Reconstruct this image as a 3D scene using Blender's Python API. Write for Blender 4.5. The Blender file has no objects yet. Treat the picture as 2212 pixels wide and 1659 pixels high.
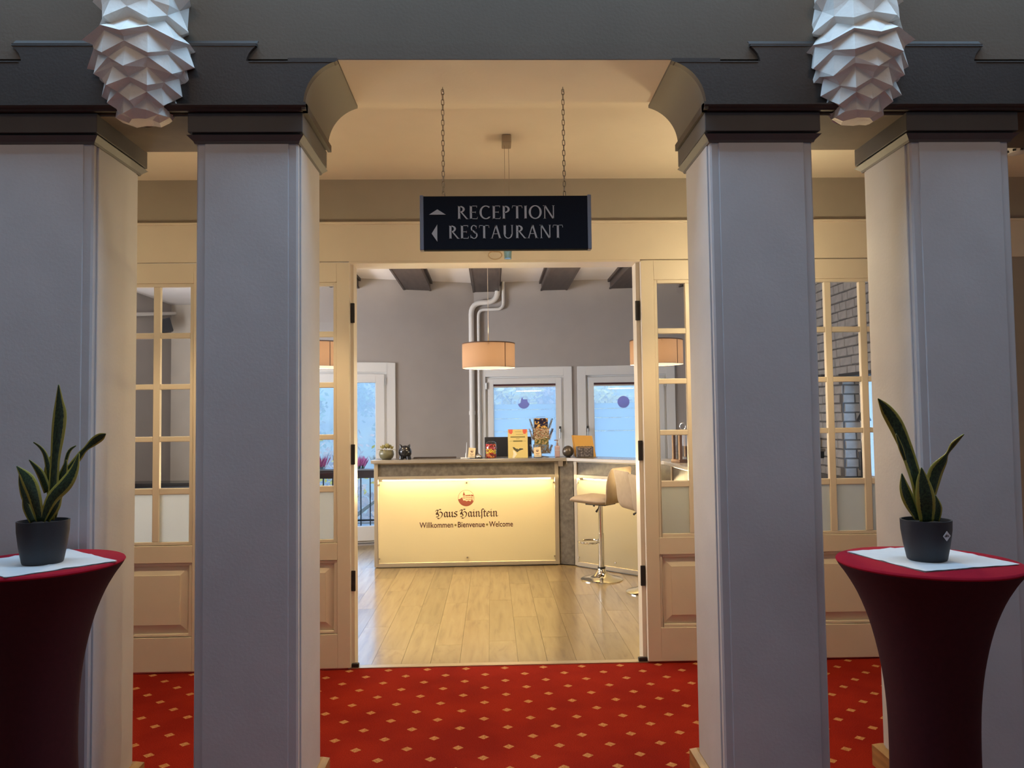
import bpy, bmesh, math, random
from mathutils import Vector, Matrix, Euler
random.seed(7)
S = bpy.context.scene
C = S.collection
PI = math.pi

# ------------------------------------------------------------------ camera, world, light, exposure
def make_camera():
    yaw, pitch, roll = map(math.radians, (1.5604, 2.5831, -0.7236))
    f = Vector((math.sin(yaw)*math.cos(pitch), math.cos(yaw)*math.cos(pitch), math.sin(pitch)))
    r0 = Vector((math.cos(yaw), -math.sin(yaw), 0)); u0 = r0.cross(f)
    r = math.cos(roll)*r0 + math.sin(roll)*u0
    u = -math.sin(roll)*r0 + math.cos(roll)*u0
    m = Matrix(((r.x, u.x, -f.x, 0), (r.y, u.y, -f.y, 0), (r.z, u.z, -f.z, 1.58), (0, 0, 0, 1)))
    cd = bpy.data.cameras.new('camera'); cd.sensor_width = 36; cd.lens = 1650/2212*36
    cd.clip_start = 0.05; cd.clip_end = 400
    co = bpy.data.objects.new('camera', cd); C.objects.link(co); co.matrix_world = m
    S.camera = co
make_camera()

W = bpy.data.worlds.new('world'); S.world = W; W.use_nodes = True
wn = W.node_tree.nodes; wl = W.node_tree.links
bg = wn['Background']
tc = wn.new('ShaderNodeTexCoord'); sx = wn.new('ShaderNodeSeparateXYZ'); rp = wn.new('ShaderNodeValToRGB')
wl.new(tc.outputs['Generated'], sx.inputs[0]); wl.new(sx.outputs['Z'], rp.inputs[0])
rp.color_ramp.elements[0].position = 0.0; rp.color_ramp.elements[0].color = (.42, .68, 1, 1)
rp.color_ramp.elements[1].position = .6; rp.color_ramp.elements[1].color = (.36, .60, 1, 1)
wl.new(rp.outputs[0], bg.inputs[0]); bg.inputs[1].default_value = 4.5

def lamp(name, kind, loc, power, color, size=.1, size_y=None, aim=None, parent=None):
    l = bpy.data.lights.new(name, kind); l.energy = power; l.color = color
    if kind == 'AREA':
        l.size = size
        if size_y: l.shape = 'RECTANGLE'; l.size_y = size_y
    elif kind == 'SPOT':
        l.shadow_soft_size = size; l.spot_size = 2.6; l.spot_blend = .5
    else: l.shadow_soft_size = size
    o = bpy.data.objects.new(name, l); C.objects.link(o); o.location = loc
    if aim: o.rotation_euler = (Vector(aim)-Vector(loc)).to_track_quat('-Z', 'Y').to_euler()
    return o
# area lights for assumed hall daylight
lamp('hall_assumed_daylight', 'AREA', (-.4, -4.35, 2.0), 29, (.56, .80, 1), 6.5, 2.8, aim=(-.2, 3, 1.3))
lamp('hall_added_top_light', 'AREA', (0, 2.58, 4.62), 125, (.42, .70, 1), 7, .6, aim=(0, 2.58, 0))  # strip light added close over the wall to brighten ledges and tabletops
for x_ in (-1.5, 1.65): lamp('hall_warm_fill_light', 'POINT', (x_, 1.5, 3.95), 13, (1, .72, .46), .2)  # warm fill lights added to brighten the upper wall and corbels

vs = S.view_settings
S.display_settings.display_device = 'sRGB'
vs.view_transform = 'Standard'; vs.look = 'None'; vs.gamma = 1; vs.exposure = 0.0; vs.use_curve_mapping = False
cy = S.cycles
cy.use_denoising = True
try: cy.denoiser = 'OPENIMAGEDENOISE'
except Exception: pass
cy.max_bounces = 10; cy.diffuse_bounces = 5; cy.glossy_bounces = 4; cy.transmission_bounces = 8
cy.transparent_max_bounces = 24; cy.volume_bounces = 0
cy.sample_clamp_indirect = 4; cy.caustics_reflective = False; cy.caustics_refractive = False

# ------------------------------------------------------------------ helpers
class MB:
    def __init__(s): s.v = []; s.f = []; s.uv = None
    def add(s, vs, fs, M=None):
        b = len(s.v)
        s.v += [tuple(M @ Vector(p)) if M is not None else tuple(p) for p in vs]
        s.f += [tuple(i+b for i in q) for q in fs]; return s
    def box(s, x0, x1, y0, y1, z0, z1, M=None):
        return s.add([(x0,y0,z0),(x1,y0,z0),(x1,y1,z0),(x0,y1,z0),(x0,y0,z1),(x1,y0,z1),(x1,y1,z1),(x0,y1,z1)],
              [(0,3,2,1),(4,5,6,7),(0,1,5,4),(1,2,6,5),(2,3,7,6),(3,0,4,7)], M)
    def lathe(s, prof, n=24, c=(0,0,0), M=None, a0=0, a1=2*PI):
        full = abs(a1-a0-2*PI) < 1e-6; k = n if full else n+1
        vs = []
        for r, z in prof:
            for i in range(k):
                a = a0+(a1-a0)*i/n
                vs.append((c[0]+r*math.cos(a), c[1]+r*math.sin(a), c[2]+z))
        fs = []
        for j in range(len(prof)-1):
            for i in range(n):
                i2 = (i+1) % k
                fs.append((j*k+i, j*k+i2, (j+1)*k+i2, (j+1)*k+i))
        return s.add(vs, fs, M)
    def disc(s, r, z, n=24, c=(0,0,0), M=None, up=True):
        vs = [(c[0]+r*math.cos(2*PI*i/n), c[1]+r*math.sin(2*PI*i/n), c[2]+z) for i in range(n)]
        return s.add(vs, [tuple(range(n)) if up else tuple(reversed(range(n)))], M)
    def solid(s, prof, n=24, c=(0,0,0), M=None):
        s.lathe(prof, n, c, M); s.disc(prof[0][0], prof[0][1], n, c, M, False); return s.disc(prof[-1][0], prof[-1][1], n, c, M)
    def tube(s, pts, r, n=8, caps=True, closed=False):
        pts = [Vector(p) for p in pts]; N = len(pts); rr = r if isinstance(r, (list, tuple)) else [r]*N
        up = Vector((0, 0, 1)); vs = []; prev = None
        for i, p in enumerate(pts):
            if closed: t = pts[(i+1) % N]-pts[i-1]
            else: t = pts[min(i+1, N-1)]-pts[max(i-1, 0)]
            t.normalize()
            if prev is None:
                a = t.orthogonal().normalized()
            else:
                a = (prev - t*prev.dot(t)); a = a.normalized() if a.length > 1e-6 else t.orthogonal().normalized()
            prev = a; b = t.cross(a)
            for k in range(n):
                q = 2*PI*k/n
                vs.append(p+(a*math.cos(q)+b*math.sin(q))*rr[i])
        fs = []
        for i in range(N if closed else N-1):
            j = (i+1) % N
            for k in range(n):
                k2 = (k+1) % n
                fs.append((i*n+k, i*n+k2, j*n+k2, j*n+k))
        if caps and not closed:
            fs.append(tuple(reversed(range(n)))); fs.append(tuple(range((N-1)*n, N*n)))
        return s.add(vs, fs)
    def cyl(s, p0, p1, r0, r1=None, n=12): return s.tube([p0, p1], [r0, r0 if r1 is None else r1], n)
    def prism(s, poly, y0, y1, M=None):          # polygon in XZ extruded along Y
        n = len(poly)
        vs = [(x, y0, z) for x, z in poly]+[(x, y1, z) for x, z in poly]
        fs = [tuple(range(n)), tuple(reversed(range(n, 2*n)))]
        fs += [(i, i+n, (i+1) % n+n, (i+1) % n) for i in range(n)]
        return s.add(vs, fs, M)
    def slab(s, poly, z0, z1, M=None):           # polygon in XY extruded along Z
        n = len(poly)
        vs = [(x, y, z0) for x, y in poly]+[(x, y, z1) for x, y in poly]
        fs = [tuple(reversed(range(n))), tuple(range(n, 2*n))]
        fs += [(i, (i+1) % n, (i+1) % n+n, i+n) for i in range(n)]
        return s.add(vs, fs, M)
    def sphere(s, c, r, n=16, m=10, sq=(1,1,1)):
        vs = []; fs = []
        for j in range(m+1):
            t = PI*j/m
            for i in range(n):
                a = 2*PI*i/n
                vs.append((c[0]+r*sq[0]*math.sin(t)*math.cos(a), c[1]+r*sq[1]*math.sin(t)*math.sin(a), c[2]+r*sq[2]*math.cos(t)))
        for j in range(m):
            for i in range(n):
                fs.append((j*n+i, (j+1)*n+i, (j+1)*n+(i+1) % n, j*n+(i+1) % n))
        return s.add(vs, fs)
    def mesh(s, name, off=(0,0,0)):
        me = bpy.data.meshes.new(name)
        me.from_pydata([(a-off[0], b-off[1], c-off[2]) for a, b, c in s.v], [], s.f)
        bm = bmesh.new(); bm.from_mesh(me)
        bmesh.ops.remove_doubles(bm, verts=bm.verts, dist=1e-6)
        bmesh.ops.recalc_face_normals(bm, faces=bm.faces); bm.to_mesh(me); bm.free()
        return me
    def build(s, name, mat, parent=None, smooth=False, bevel=0, local=False, raw=False):
        off = (0,0,0) if (local or parent is None) else wloc(parent)
        if raw:
            me = bpy.data.meshes.new(name); me.from_pydata([(a-off[0], b-off[1], c-off[2]) for a, b, c in s.v], [], s.f)
        else: me = s.mesh(name, off)
        return put(name, me, mat, parent, smooth, bevel)
def wloc(o):
    v = Vector((0,0,0))
    while o: v += o.location; o = o.parent
    return v
def put(name, me, mat, parent=None, smooth=False, bevel=0):
    if mat is not None and not me.materials: me.materials.append(mat)
    if smooth:
        for p in me.polygons: p.use_smooth = True
        if smooth != 2:
            try: me.set_sharp_from_angle(angle=math.radians(40))
            except Exception: pass
    o = bpy.data.objects.new(name, me); C.objects.link(o)
    if parent: o.parent = parent
    if bevel:
        m = o.modifiers.new('bevel', 'BEVEL'); m.width = bevel; m.segments = 2; m.limit_method = 'ANGLE'
    return o
def tag(o, label=None, cat=None, group=None, kind=None):
    if label: o['label'] = label
    if cat: o['category'] = cat
    if group: o['group'] = group
    if kind: o['kind'] = kind
    return o
def thing(name, loc, label, cat, group=None, rz=0):
    o = bpy.data.objects.new(name, None); C.objects.link(o); o.location = loc; o.rotation_euler.z = rz
    o.empty_display_size = .1
    return tag(o, label, cat, group)
def struct(o): o['kind'] = 'structure'; return o
def copy_tree(o, parent=None):
    c = o.copy(); C.objects.link(c)
    if parent: c.parent = parent
    for ch in list(o.children): copy_tree(ch, c)
    return c

def mat(name, col, rough=.6, metal=0, var=0, scale=8, bump=0, bscale=60, spec=.5, stretch=None, coat=0, sheen=0):
    m = bpy.data.materials.new(name); m.use_nodes = True
    n = m.node_tree.nodes; l = m.node_tree.links; p = n['Principled BSDF']
    p.inputs['Base Color'].default_value = (*col, 1); p.inputs['Roughness'].default_value = rough
    p.inputs['Metallic'].default_value = metal; p.inputs['Specular IOR Level'].default_value = spec
    p.inputs['Coat Weight'].default_value = coat; p.inputs['Sheen Weight'].default_value = sheen
    if var or bump:
        t = n.new('ShaderNodeTexCoord'); mp = n.new('ShaderNodeMapping'); l.new(t.outputs['Object'], mp.inputs[0])
        if stretch: mp.inputs['Scale'].default_value = stretch
    if var:
        ns = n.new('ShaderNodeTexNoise'); ns.inputs['Scale'].default_value = scale; ns.inputs['Detail'].default_value = 6
        l.new(mp.outputs[0], ns.inputs['Vector'])
        r = n.new('ShaderNodeValToRGB'); l.new(ns.outputs[0], r.inputs[0])
        r.color_ramp.elements[0].position = .3; r.color_ramp.elements[1].position = .7
        r.color_ramp.elements[0].color = (*[c*(1-var) for c in col], 1)
        r.color_ramp.elements[1].color = (*[min(1, c*(1+var)) for c in col], 1)
        l.new(r.outputs[0], p.inputs['Base Color'])
    if bump:
        nb = n.new('ShaderNodeTexNoise'); nb.inputs['Scale'].default_value = bscale; nb.inputs['Detail'].default_value = 4
        l.new(mp.outputs[0], nb.inputs['Vector'])
        b = n.new('ShaderNodeBump'); b.inputs['Strength'].default_value = bump; b.inputs['Distance'].default_value = .01
        l.new(nb.outputs[0], b.inputs['Height']); l.new(b.outputs[0], p.inputs['Normal'])
    return m
def emis(name, col, st):
    m = bpy.data.materials.new(name); m.use_nodes = True; n = m.node_tree.nodes; l = m.node_tree.links
    n.remove(n['Principled BSDF']); e = n.new('ShaderNodeEmission'); e.inputs[0].default_value = (*col, 1); e.inputs[1].default_value = st
    l.new(e.outputs[0], n['Material Output'].inputs[0]); return m
def glass(name, tint=(1,1,1), refl=.9, base=.035, rough=.0):
    m = bpy.data.materials.new(name); m.use_nodes = True; n = m.node_tree.nodes; l = m.node_tree.links
    n.remove(n['Principled BSDF'])
    t = n.new('ShaderNodeBsdfTransparent'); t.inputs[0].default_value = (*tint, 1)
    g = n.new('ShaderNodeBsdfGlossy'); g.inputs['Roughness'].default_value = rough
    w = n.new('ShaderNodeLayerWeight'); w.inputs[0].default_value = .5
    pw = n.new('ShaderNodeMath'); pw.operation = 'POWER'; pw.inputs[1].default_value = 4
    ma = n.new('ShaderNodeMath'); ma.operation = 'MULTIPLY_ADD'; ma.inputs[1].default_value = refl; ma.inputs[2].default_value = base
    mx = n.new('ShaderNodeMixShader')
    l.new(w.outputs['Facing'], pw.inputs[0]); l.new(pw.outputs[0], ma.inputs[0]); l.new(ma.outputs[0], mx.inputs[0])
    l.new(t.outputs[0], mx.inputs[1]); l.new(g.outputs[0], mx.inputs[2]); l.new(mx.outputs[0], n['Material Output'].inputs[0])
    return m
def frost(name, col, trans=.75, gloss=.06, clear=0):
    m = bpy.data.materials.new(name); m.use_nodes = True; n = m.node_tree.nodes; l = m.node_tree.links
    n.remove(n['Principled BSDF'])
    t = n.new('ShaderNodeBsdfTranslucent'); t.inputs[0].default_value = (*col, 1)
    d = n.new('ShaderNodeBsdfDiffuse'); d.inputs[0].default_value = (*col, 1)
    g = n.new('ShaderNodeBsdfGlossy'); g.inputs['Roughness'].default_value = .25
    a = n.new('ShaderNodeMixShader'); a.inputs[0].default_value = trans
    b = n.new('ShaderNodeMixShader'); b.inputs[0].default_value = gloss
    l.new(d.outputs[0], a.inputs[1]); l.new(t.outputs[0], a.inputs[2]); l.new(a.outputs[0], b.inputs[1]); l.new(g.outputs[0], b.inputs[2])
    out = b
    if clear:
        tr = n.new('ShaderNodeBsdfTransparent'); c = n.new('ShaderNodeMixShader'); c.inputs[0].default_value = clear
        l.new(b.outputs[0], c.inputs[1]); l.new(tr.outputs[0], c.inputs[2]); out = c
    l.new(out.outputs[0], n['Material Output'].inputs[0])
    return m

m_pillar = mat('pillar_plaster', (.62, .61, .62), .7, var=.04, scale=5, bump=.06, bscale=70)
m_taupe = mat('taupe_plaster', (.15, .112, .08), .8, var=.05, scale=4, bump=.1, bscale=80)
m_dark = mat('dark_grey_paint', (.050, .036, .029), .6, var=.08, scale=6, bump=.1, bscale=90)
m_soffit = mat('cream_ceiling_plaster', (.82, .75, .62), .8, var=.03, scale=3, bump=.06, bscale=60)
m_wallpass = mat('passage_wall_paint', (.36, .32, .27), .8, var=.04, scale=4)
m_door = mat('cream_door_paint', (.76, .68, .55), .38, var=.02, scale=6)
m_hallwall = mat('hall_wall_paint', (.5, .49, .47), .8)
m_white = mat('corbel_plaster', (.80, .77, .72), .65, var=.04, scale=10, bump=.25, bscale=35)
m_rwall = mat('reception_wall_paint', (.34, .315, .30), .8, var=.03, scale=4)
m_rceil = mat('reception_ceiling_white', (.78, .74, .72), .8, var=.02, scale=3)
m_beam = mat('dark_stained_beam', (.055, .042, .038), .55, var=.25, scale=7, stretch=(4, .5, 4))
m_winwhite = mat('white_window_paint', (.72, .72, .71), .4)
m_glass = glass('clear_glass')
m_winglass = glass('window_glass', (.97, .99, 1))
m_frostpane = frost('frosted_door_glass', (.70, .72, .71), .8, .05)
m_film = frost('frosted_window_film', (.86, .93, .97), .92, .03)
m_black = mat('black_metal', (.012, .012, .013), .4)
m_hinge = mat('black_hinge_iron', (.015, .012, .012), .5)
m_brass = mat('aged_brass', (.42, .33, .2), .35, metal=1)
m_chrome = mat('chrome', (.82, .80, .74), .08, metal=1)
m_steel = mat('brushed_steel', (.50, .44, .36), .35, metal=1)
m_frame = mat('champagne_frame', (.36, .30, .215), .45, metal=.25)
m_alu = mat('aluminium_rail', (.55, .58, .62), .35, metal=.9)
m_oak = mat('varnished_oak', (.42, .25, .10), .3, var=.3, scale=6, stretch=(1, 1, 8))
m_pipe = mat('white_pipe_paint', (.70, .68, .65), .4)

def carpet_mat():
    m = mat('red_carpet_with_gold_diamonds', (.3, .02, .015), .95); n = m.node_tree.nodes; l = m.node_tree.links; p = n['Principled BSDF']
    t = n.new('ShaderNodeTexCoord'); s = n.new('ShaderNodeSeparateXYZ'); l.new(t.outputs['Object'], s.inputs[0])
    def mth(op, a, b=None, c=None):
        k = n.new('ShaderNodeMath'); k.operation = op
        for i, q in enumerate((a, b, c)):
            if q is None: continue
            if isinstance(q, (int, float)): k.inputs[i].default_value = q
            else: l.new(q, k.inputs[i])
        return k.outputs[0]
    nz = n.new('ShaderNodeTexNoise'); nz.inputs['Scale'].default_value = 90; l.new(t.outputs['Object'], nz.inputs['Vector'])
    wob = mth('MULTIPLY_ADD', nz.outputs[0], .05, -.025)
    u = mth('MULTIPLY', mth('SUBTRACT', s.outputs['X'], -.18), 1/.245)
    v = mth('MULTIPLY', mth('SUBTRACT', s.outputs['Y'], 3.525), 1/.233)
    a = mth('ADD', u, v); b = mth('SUBTRACT', u, v)
    fa = mth('ABSOLUTE', mth('SUBTRACT', a, mth('ROUND', a))); fb = mth('ABSOLUTE', mth('SUBTRACT', b, mth('ROUND', b)))
    mxv = mth('ADD', mth('MAXIMUM', fa, fb), wob)
    fac = mth('LESS_THAN', mxv, .112)
    big = n.new('ShaderNodeTexNoise'); big.inputs['Scale'].default_value = 2.2; big.inputs['Detail'].default_value = 3; l.new(t.outputs['Object'], big.inputs['Vector'])
    fine = n.new('ShaderNodeTexNoise'); fine.inputs['Scale'].default_value = 260; l.new(t.outputs['Object'], fine.inputs['Vector'])
    def ramp(src, c0, c1, p0=.35, p1=.65):
        r = n.new('ShaderNodeValToRGB'); l.new(src, r.inputs[0]); r.color_ramp.elements[0].color = (*c0, 1); r.color_ramp.elements[1].color = (*c1, 1)
        r.color_ramp.elements[0].position = p0; r.color_ramp.elements[1].position = p1; return r.outputs[0]
    def mix(f, x, y, bt='MIX'):
        k = n.new('ShaderNodeMix'); k.data_type = 'RGBA'; k.blend_type = bt
        if isinstance(f, float): k.inputs[0].default_value = f
        else: l.new(f, k.inputs[0])
        l.new(x, k.inputs[6]); l.new(y, k.inputs[7]); return k.outputs[2]
    red = ramp(big.outputs[0], (.28, .017, .010), (.37, .025, .012))
    gold = ramp(nz.outputs[0], (.50, .22, .07), (.75, .38, .16))
    col = mix(fac, red, gold)
    pile_tone = ramp(fine.outputs[0], (.55, .55, .55), (1.1, 1.1, 1.1), .3, .7)  # fine random tone over the pile
    l.new(mix(1.0, col, pile_tone, 'MULTIPLY'), p.inputs['Base Color'])
    bp = n.new('ShaderNodeBump'); bp.inputs['Strength'].default_value = .5; bp.inputs['Distance'].default_value = .006
    l.new(fine.outputs[0], bp.inputs['Height']); l.new(bp.outputs[0], p.inputs['Normal'])
    p.inputs['Specular IOR Level'].default_value = .04
    return m
def plank_mat():
    m = mat('light_oak_plank', (.5, .36, .2), .3, coat=.5); m.node_tree.nodes['Principled BSDF'].inputs['Coat Roughness'].default_value = .16; n = m.node_tree.nodes; l = m.node_tree.links; p = n['Principled BSDF']
    t = n.new('ShaderNodeTexCoord'); oi = n.new('ShaderNodeObjectInfo')
    sc = n.new('ShaderNodeVectorMath'); sc.operation = 'SCALE'; sc.inputs['Scale'].default_value = 17
    cb = n.new('ShaderNodeCombineXYZ'); l.new(oi.outputs['Random'], cb.inputs[0]); l.new(oi.outputs['Random'], cb.inputs[1]); l.new(cb.outputs[0], sc.inputs[0])
    ad = n.new('ShaderNodeVectorMath'); l.new(t.outputs['Object'], ad.inputs[0]); l.new(sc.outputs[0], ad.inputs[1])
    mp = n.new('ShaderNodeMapping'); mp.inputs['Scale'].default_value = (14, 1.4, 1); l.new(ad.outputs[0], mp.inputs[0])
    ns = n.new('ShaderNodeTexNoise'); ns.inputs['Scale'].default_value = 1.6; ns.inputs['Detail'].default_value = 8; ns.inputs['Distortion'].default_value = .6
    l.new(mp.outputs[0], ns.inputs['Vector'])
    r = n.new('ShaderNodeValToRGB'); l.new(ns.outputs[0], r.inputs[0])
    r.color_ramp.elements[0].position = .30; r.color_ramp.elements[0].color = (.21, .138, .062, 1)
    r.color_ramp.elements[1].position = .72; r.color_ramp.elements[1].color = (.36, .263, .126, 1)
    e = r.color_ramp.elements.new(.45); e.color = (.30, .208, .092, 1)
    hv = n.new('ShaderNodeHueSaturation'); l.new(r.outputs[0], hv.inputs['Color'])
    mr = n.new('ShaderNodeMapRange'); mr.inputs[3].default_value = .82; mr.inputs[4].default_value = 1.12; l.new(oi.outputs['Random'], mr.inputs[0])
    l.new(mr.outputs[0], hv.inputs['Value']); l.new(hv.outputs[0], p.inputs['Base Color'])
    return m

# ------------------------------------------------------------------ setting: floors, ceilings, hall
struct(MB().box(-5, 5, -4.6, 4.985, -.1, 0).build('floor', carpet_mat()))
m_plank = plank_mat()
sub = struct(MB().box(-5, 4.1, 4.985, 12.1, -.1, -.012).build('floor', mat('floor_underlay', (.12, .08, .05), .9)))
pw, pl = .19, 1.22
pm = MB().box(-pw/2+.0008, pw/2-.0008, -pl/2+.001, pl/2-.001, -.012, 0).mesh('plank')
pm.materials.append(m_plank)
x = -2.6; row = 0
while x < 3.75:
    y = 5.0-((row*.47) % 1)*pl; row += 1
    while y < 10.0:
        y0 = max(y, 5.0); y1 = min(y+pl, 10.15)
        if y1-y0 > .05:
            o = bpy.data.objects.new('plank', pm); C.objects.link(o); o.parent = sub
            o.location = (x, (y0+y1)/2, 0); o.scale = (1, (y1-y0)/pl, 1)
        y += pl
    x += pw
MB().box(-4.9, -2.7, 4.99, 11.9, -.012, 0).build('plank_field', m_plank, sub)['kind'] = 'stuff'
struct(MB().box(-.93, .99, 4.965, 5.02, 0, .006).build('trim_1', mat('threshold_metal', (.6, .5, .35), .35, metal=.8)))

hall = struct(MB().box(-5.1, -5, -4.6, 5.05, 0, 4.7).build('wall_left', m_hallwall))
struct(MB().box(5, 5.1, -4.6, 5.05, 0, 4.7).build('wall_right', m_hallwall))
struct(MB().box(-5.1, 5.1, -4.7, -4.6, 0, 4.7).build('wall_rear', m_hallwall))
struct(MB().box(-5.1, 5.1, -4.7, 3.45, 4.7, 4.8).build('ceiling', m_hallwall))
struct(MB().box(-5, 5, 3.45, 5.0, 3.16, 3.26).build('ceiling', m_soffit))

# the arcade wall over the pillars, its cream underside in the middle
wf = struct(MB().box(-5, 5, 3.05, 3.45, 3.036, 4.7).build('wall_front', m_taupe))
MB().box(-5, 5, 3.035, 3.05, 3.036, 3.104).build('fascia', m_taupe, wf)
MB().box(-.62, .75, 3.037, 3.45, 3.033, 3.0358).build('soffit', m_soffit, wf)
# dark entablatures resting on the pillars
def entab(name, s):
    # written for the left side, mirrored about x = .073 for the right one
    mx = (lambda x: x) if s < 0 else (lambda x: .146-x)
    def bx(mb, a, b, *r): a, b = mx(a), mx(b); return mb.box(min(a, b), max(a, b), *r)
    def run(prof, xa, xb):                            # (y, z) profile swept along x
        k = len(prof); a, b = sorted((mx(xa), mx(xb)))
        return MB().add([(a, y, z) for y, z in prof]+[(b, y, z) for y, z in prof],
            [tuple(range(k)), tuple(reversed(range(k, 2*k)))]+[(i, i+k, (i+1) % k+k, (i+1) % k) for i in range(k)])
    core = MB()
    bx(core, -5, -.738, 3.02, 3.45, 2.812, 3.022)
    o = struct(core.build(name, m_dark))
    # raised block under the corbel, ends cut to a hollow curve, its top sloping back to the wall
    end = [(.008*0, 3.022), (.003, 3.035), (.010, 3.052), (.022, 3.068), (.034, 3.080), (.040, 3.094)]
    poly = [(-.965+e, z) for e, z in end]+[(-1.850-e, z) for e, z in reversed(end)]
    MB().prism([(mx(x), z) for x, z in poly], 3.02, 3.05).build('raised_block', m_dark, o)
    run([(3.018, 3.084), (3.05, 3.084), (3.05, 3.118), (3.048, 3.118)], -1.89, -.925).build('sloping_ledge', m_dark, o)
    run([(3.018, 3.017), (3.05, 3.017), (3.05, 3.037), (3.046, 3.037)], -5, -1.86).build('sloping_ledge', m_dark, o)
    run([(3.018, 3.017), (3.05, 3.017), (3.05, 3.037), (3.046, 3.037)], -.955, -.612).build('sloping_ledge', m_dark, o)
    # moulding running over both pillars
    prof = [(3.03, 2.812), (3.004, 2.812), (3.000, 2.818), (2.990, 2.822), (2.984, 2.828), (2.984, 2.833), (3.022, 2.845), (3.03, 2.845)]
    run(prof, -5, -.722).build('moulding', m_dark, o)
    # its return along the passage side of the inner pillar
    rt = MB(); bx(rt, -.738, -.722, 2.99, 3.48, 2.812, 2.842); rt.build('moulding_return', m_dark, o)
    # concave bracket
    R = .182; c = (-.556, 2.846); pts = []
    for i in range(17):
        t = math.radians(180-i*(180-105)/16); pts.append((c[0]+R*math.cos(t), c[1]+R*math.sin(t)))
    pts = [(-.80, 2.842), (-.738, 2.842)]+pts[1:]+[(pts[-1][0], 3.034), (-.80, 3.034)]
    pts = [(mx(x), z) for x, z in pts]
    MB().prism(pts, 3.05, 3.49).build('bracket', mat('bracket_grey_paint', (.15, .132, .108), .65), o, smooth=True)
    MB().prism(pts, 3.0195, 3.0505).build('bracket_face', m_dark, o)
    MB().box(*sorted((mx(-1.58), mx(-1.17))), 3.045, 3.45, 2.806, 2.813).build('soffit', mat('soffit_brown_paint', (.15, .12, .09), .7, var=.15, scale=5), o)
    return o
entab('trim_2', -1)
entab('trim_3', 1)

# ------------------------------------------------------------------ pillars
def pillar(x0, x1, label):
    o = thing('pillar', ((x0+x1)/2, 3.245, 0), label, 'pillar')
    y0, y1 = 3.05, 3.44
    c = .007
    MB().slab([(x0+c, y0), (x1-c, y0), (x1, y0+c), (x1, y1-c), (x1-c, y1), (x0+c, y1), (x0, y1-c), (x0, y0+c)], 0, 2.70).build('shaft', m_pillar, o)
    MB().box(x0+.034, x1-.036, y0-.006, y0+.002, .1, 2.694).build('front_panel', m_pillar, o, bevel=.003)
    MB().box(x0-.006, x0+.002, y0+.03, y1-.03, .1, 2.694).box(x1-.002, x1+.006, y0+.03, y1-.03, .1, 2.694).build('side_panel', m_pillar, o, bevel=.003)
    # collar: tapering lower moulding, gap, frieze block
    cap = MB(); a = .006; b = .03
    for (z0, e0, z1, e1) in ((2.694, a, 2.703, a+.004), (2.703, a+.004, 2.722, b)):
        cap.add([(x0-e0, y0-e0, z0), (x1+e0, y0-e0, z0), (x1+e0, y1+e0, z0), (x0-e0, y1+e0, z0), (x0-e1, y0-e1, z1), (x1+e1, y0-e1, z1), (x1+e1, y1+e1, z1), (x0-e1, y1+e1, z1)],
            [(0,3,2,1),(4,5,6,7),(0,1,5,4),(1,2,6,5),(2,3,7,6),(3,0,4,7)])
    cap.build('collar_moulding', m_capdk, o)
    MB().box(x0-.012, x1+.012, y0-.012, y1+.012, 2.722, 2.733).build('shadow_gap', m_capgap, o)
    MB().box(x0-.026, x1+.026, y0-.028, y1+.03, 2.733, 2.811).build('frieze', m_capdk, o, bevel=.003)
    pl_ = MB(); e = .034
    pl_.box(x0-e, x1+e, y0-e, y1+e, 0.0005, .09)
    pl_.add([(x0-e, y0-e, .09), (x1+e, y0-e, .09), (x1+e, y1+e, .09), (x0-e, y1+e, .09), (x0-.01, y0-.01, .105), (x1+.01, y0-.01, .105), (x1+.01, y1+.01, .105), (x0-.01, y1+.01, .105)],
        [(4,5,6,7),(0,1,5,4),(1,2,6,5),(2,3,7,6),(3,0,4,7)])
    pl_.build('plinth', m_oak, o)
    return o
m_capdk = mat('dark_grey_capital_paint', (.10, .092, .09), .6, var=.08, scale=8)
m_capgap = mat('black_shadow_gap', (.02, .018, .018), .8)
pillar(-2.0, -1.578, 'grey plastered square pillar behind the left red table, at the far left')
pillar(-1.17, -.767, 'grey plastered square pillar left of the open doorway, second from the left')
pillar(.904, 1.325, 'grey plastered square pillar right of the open doorway, without a table in front')
pillar(1.733, 2.145, 'grey plastered square pillar behind the right red table, at the far right')

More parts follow.
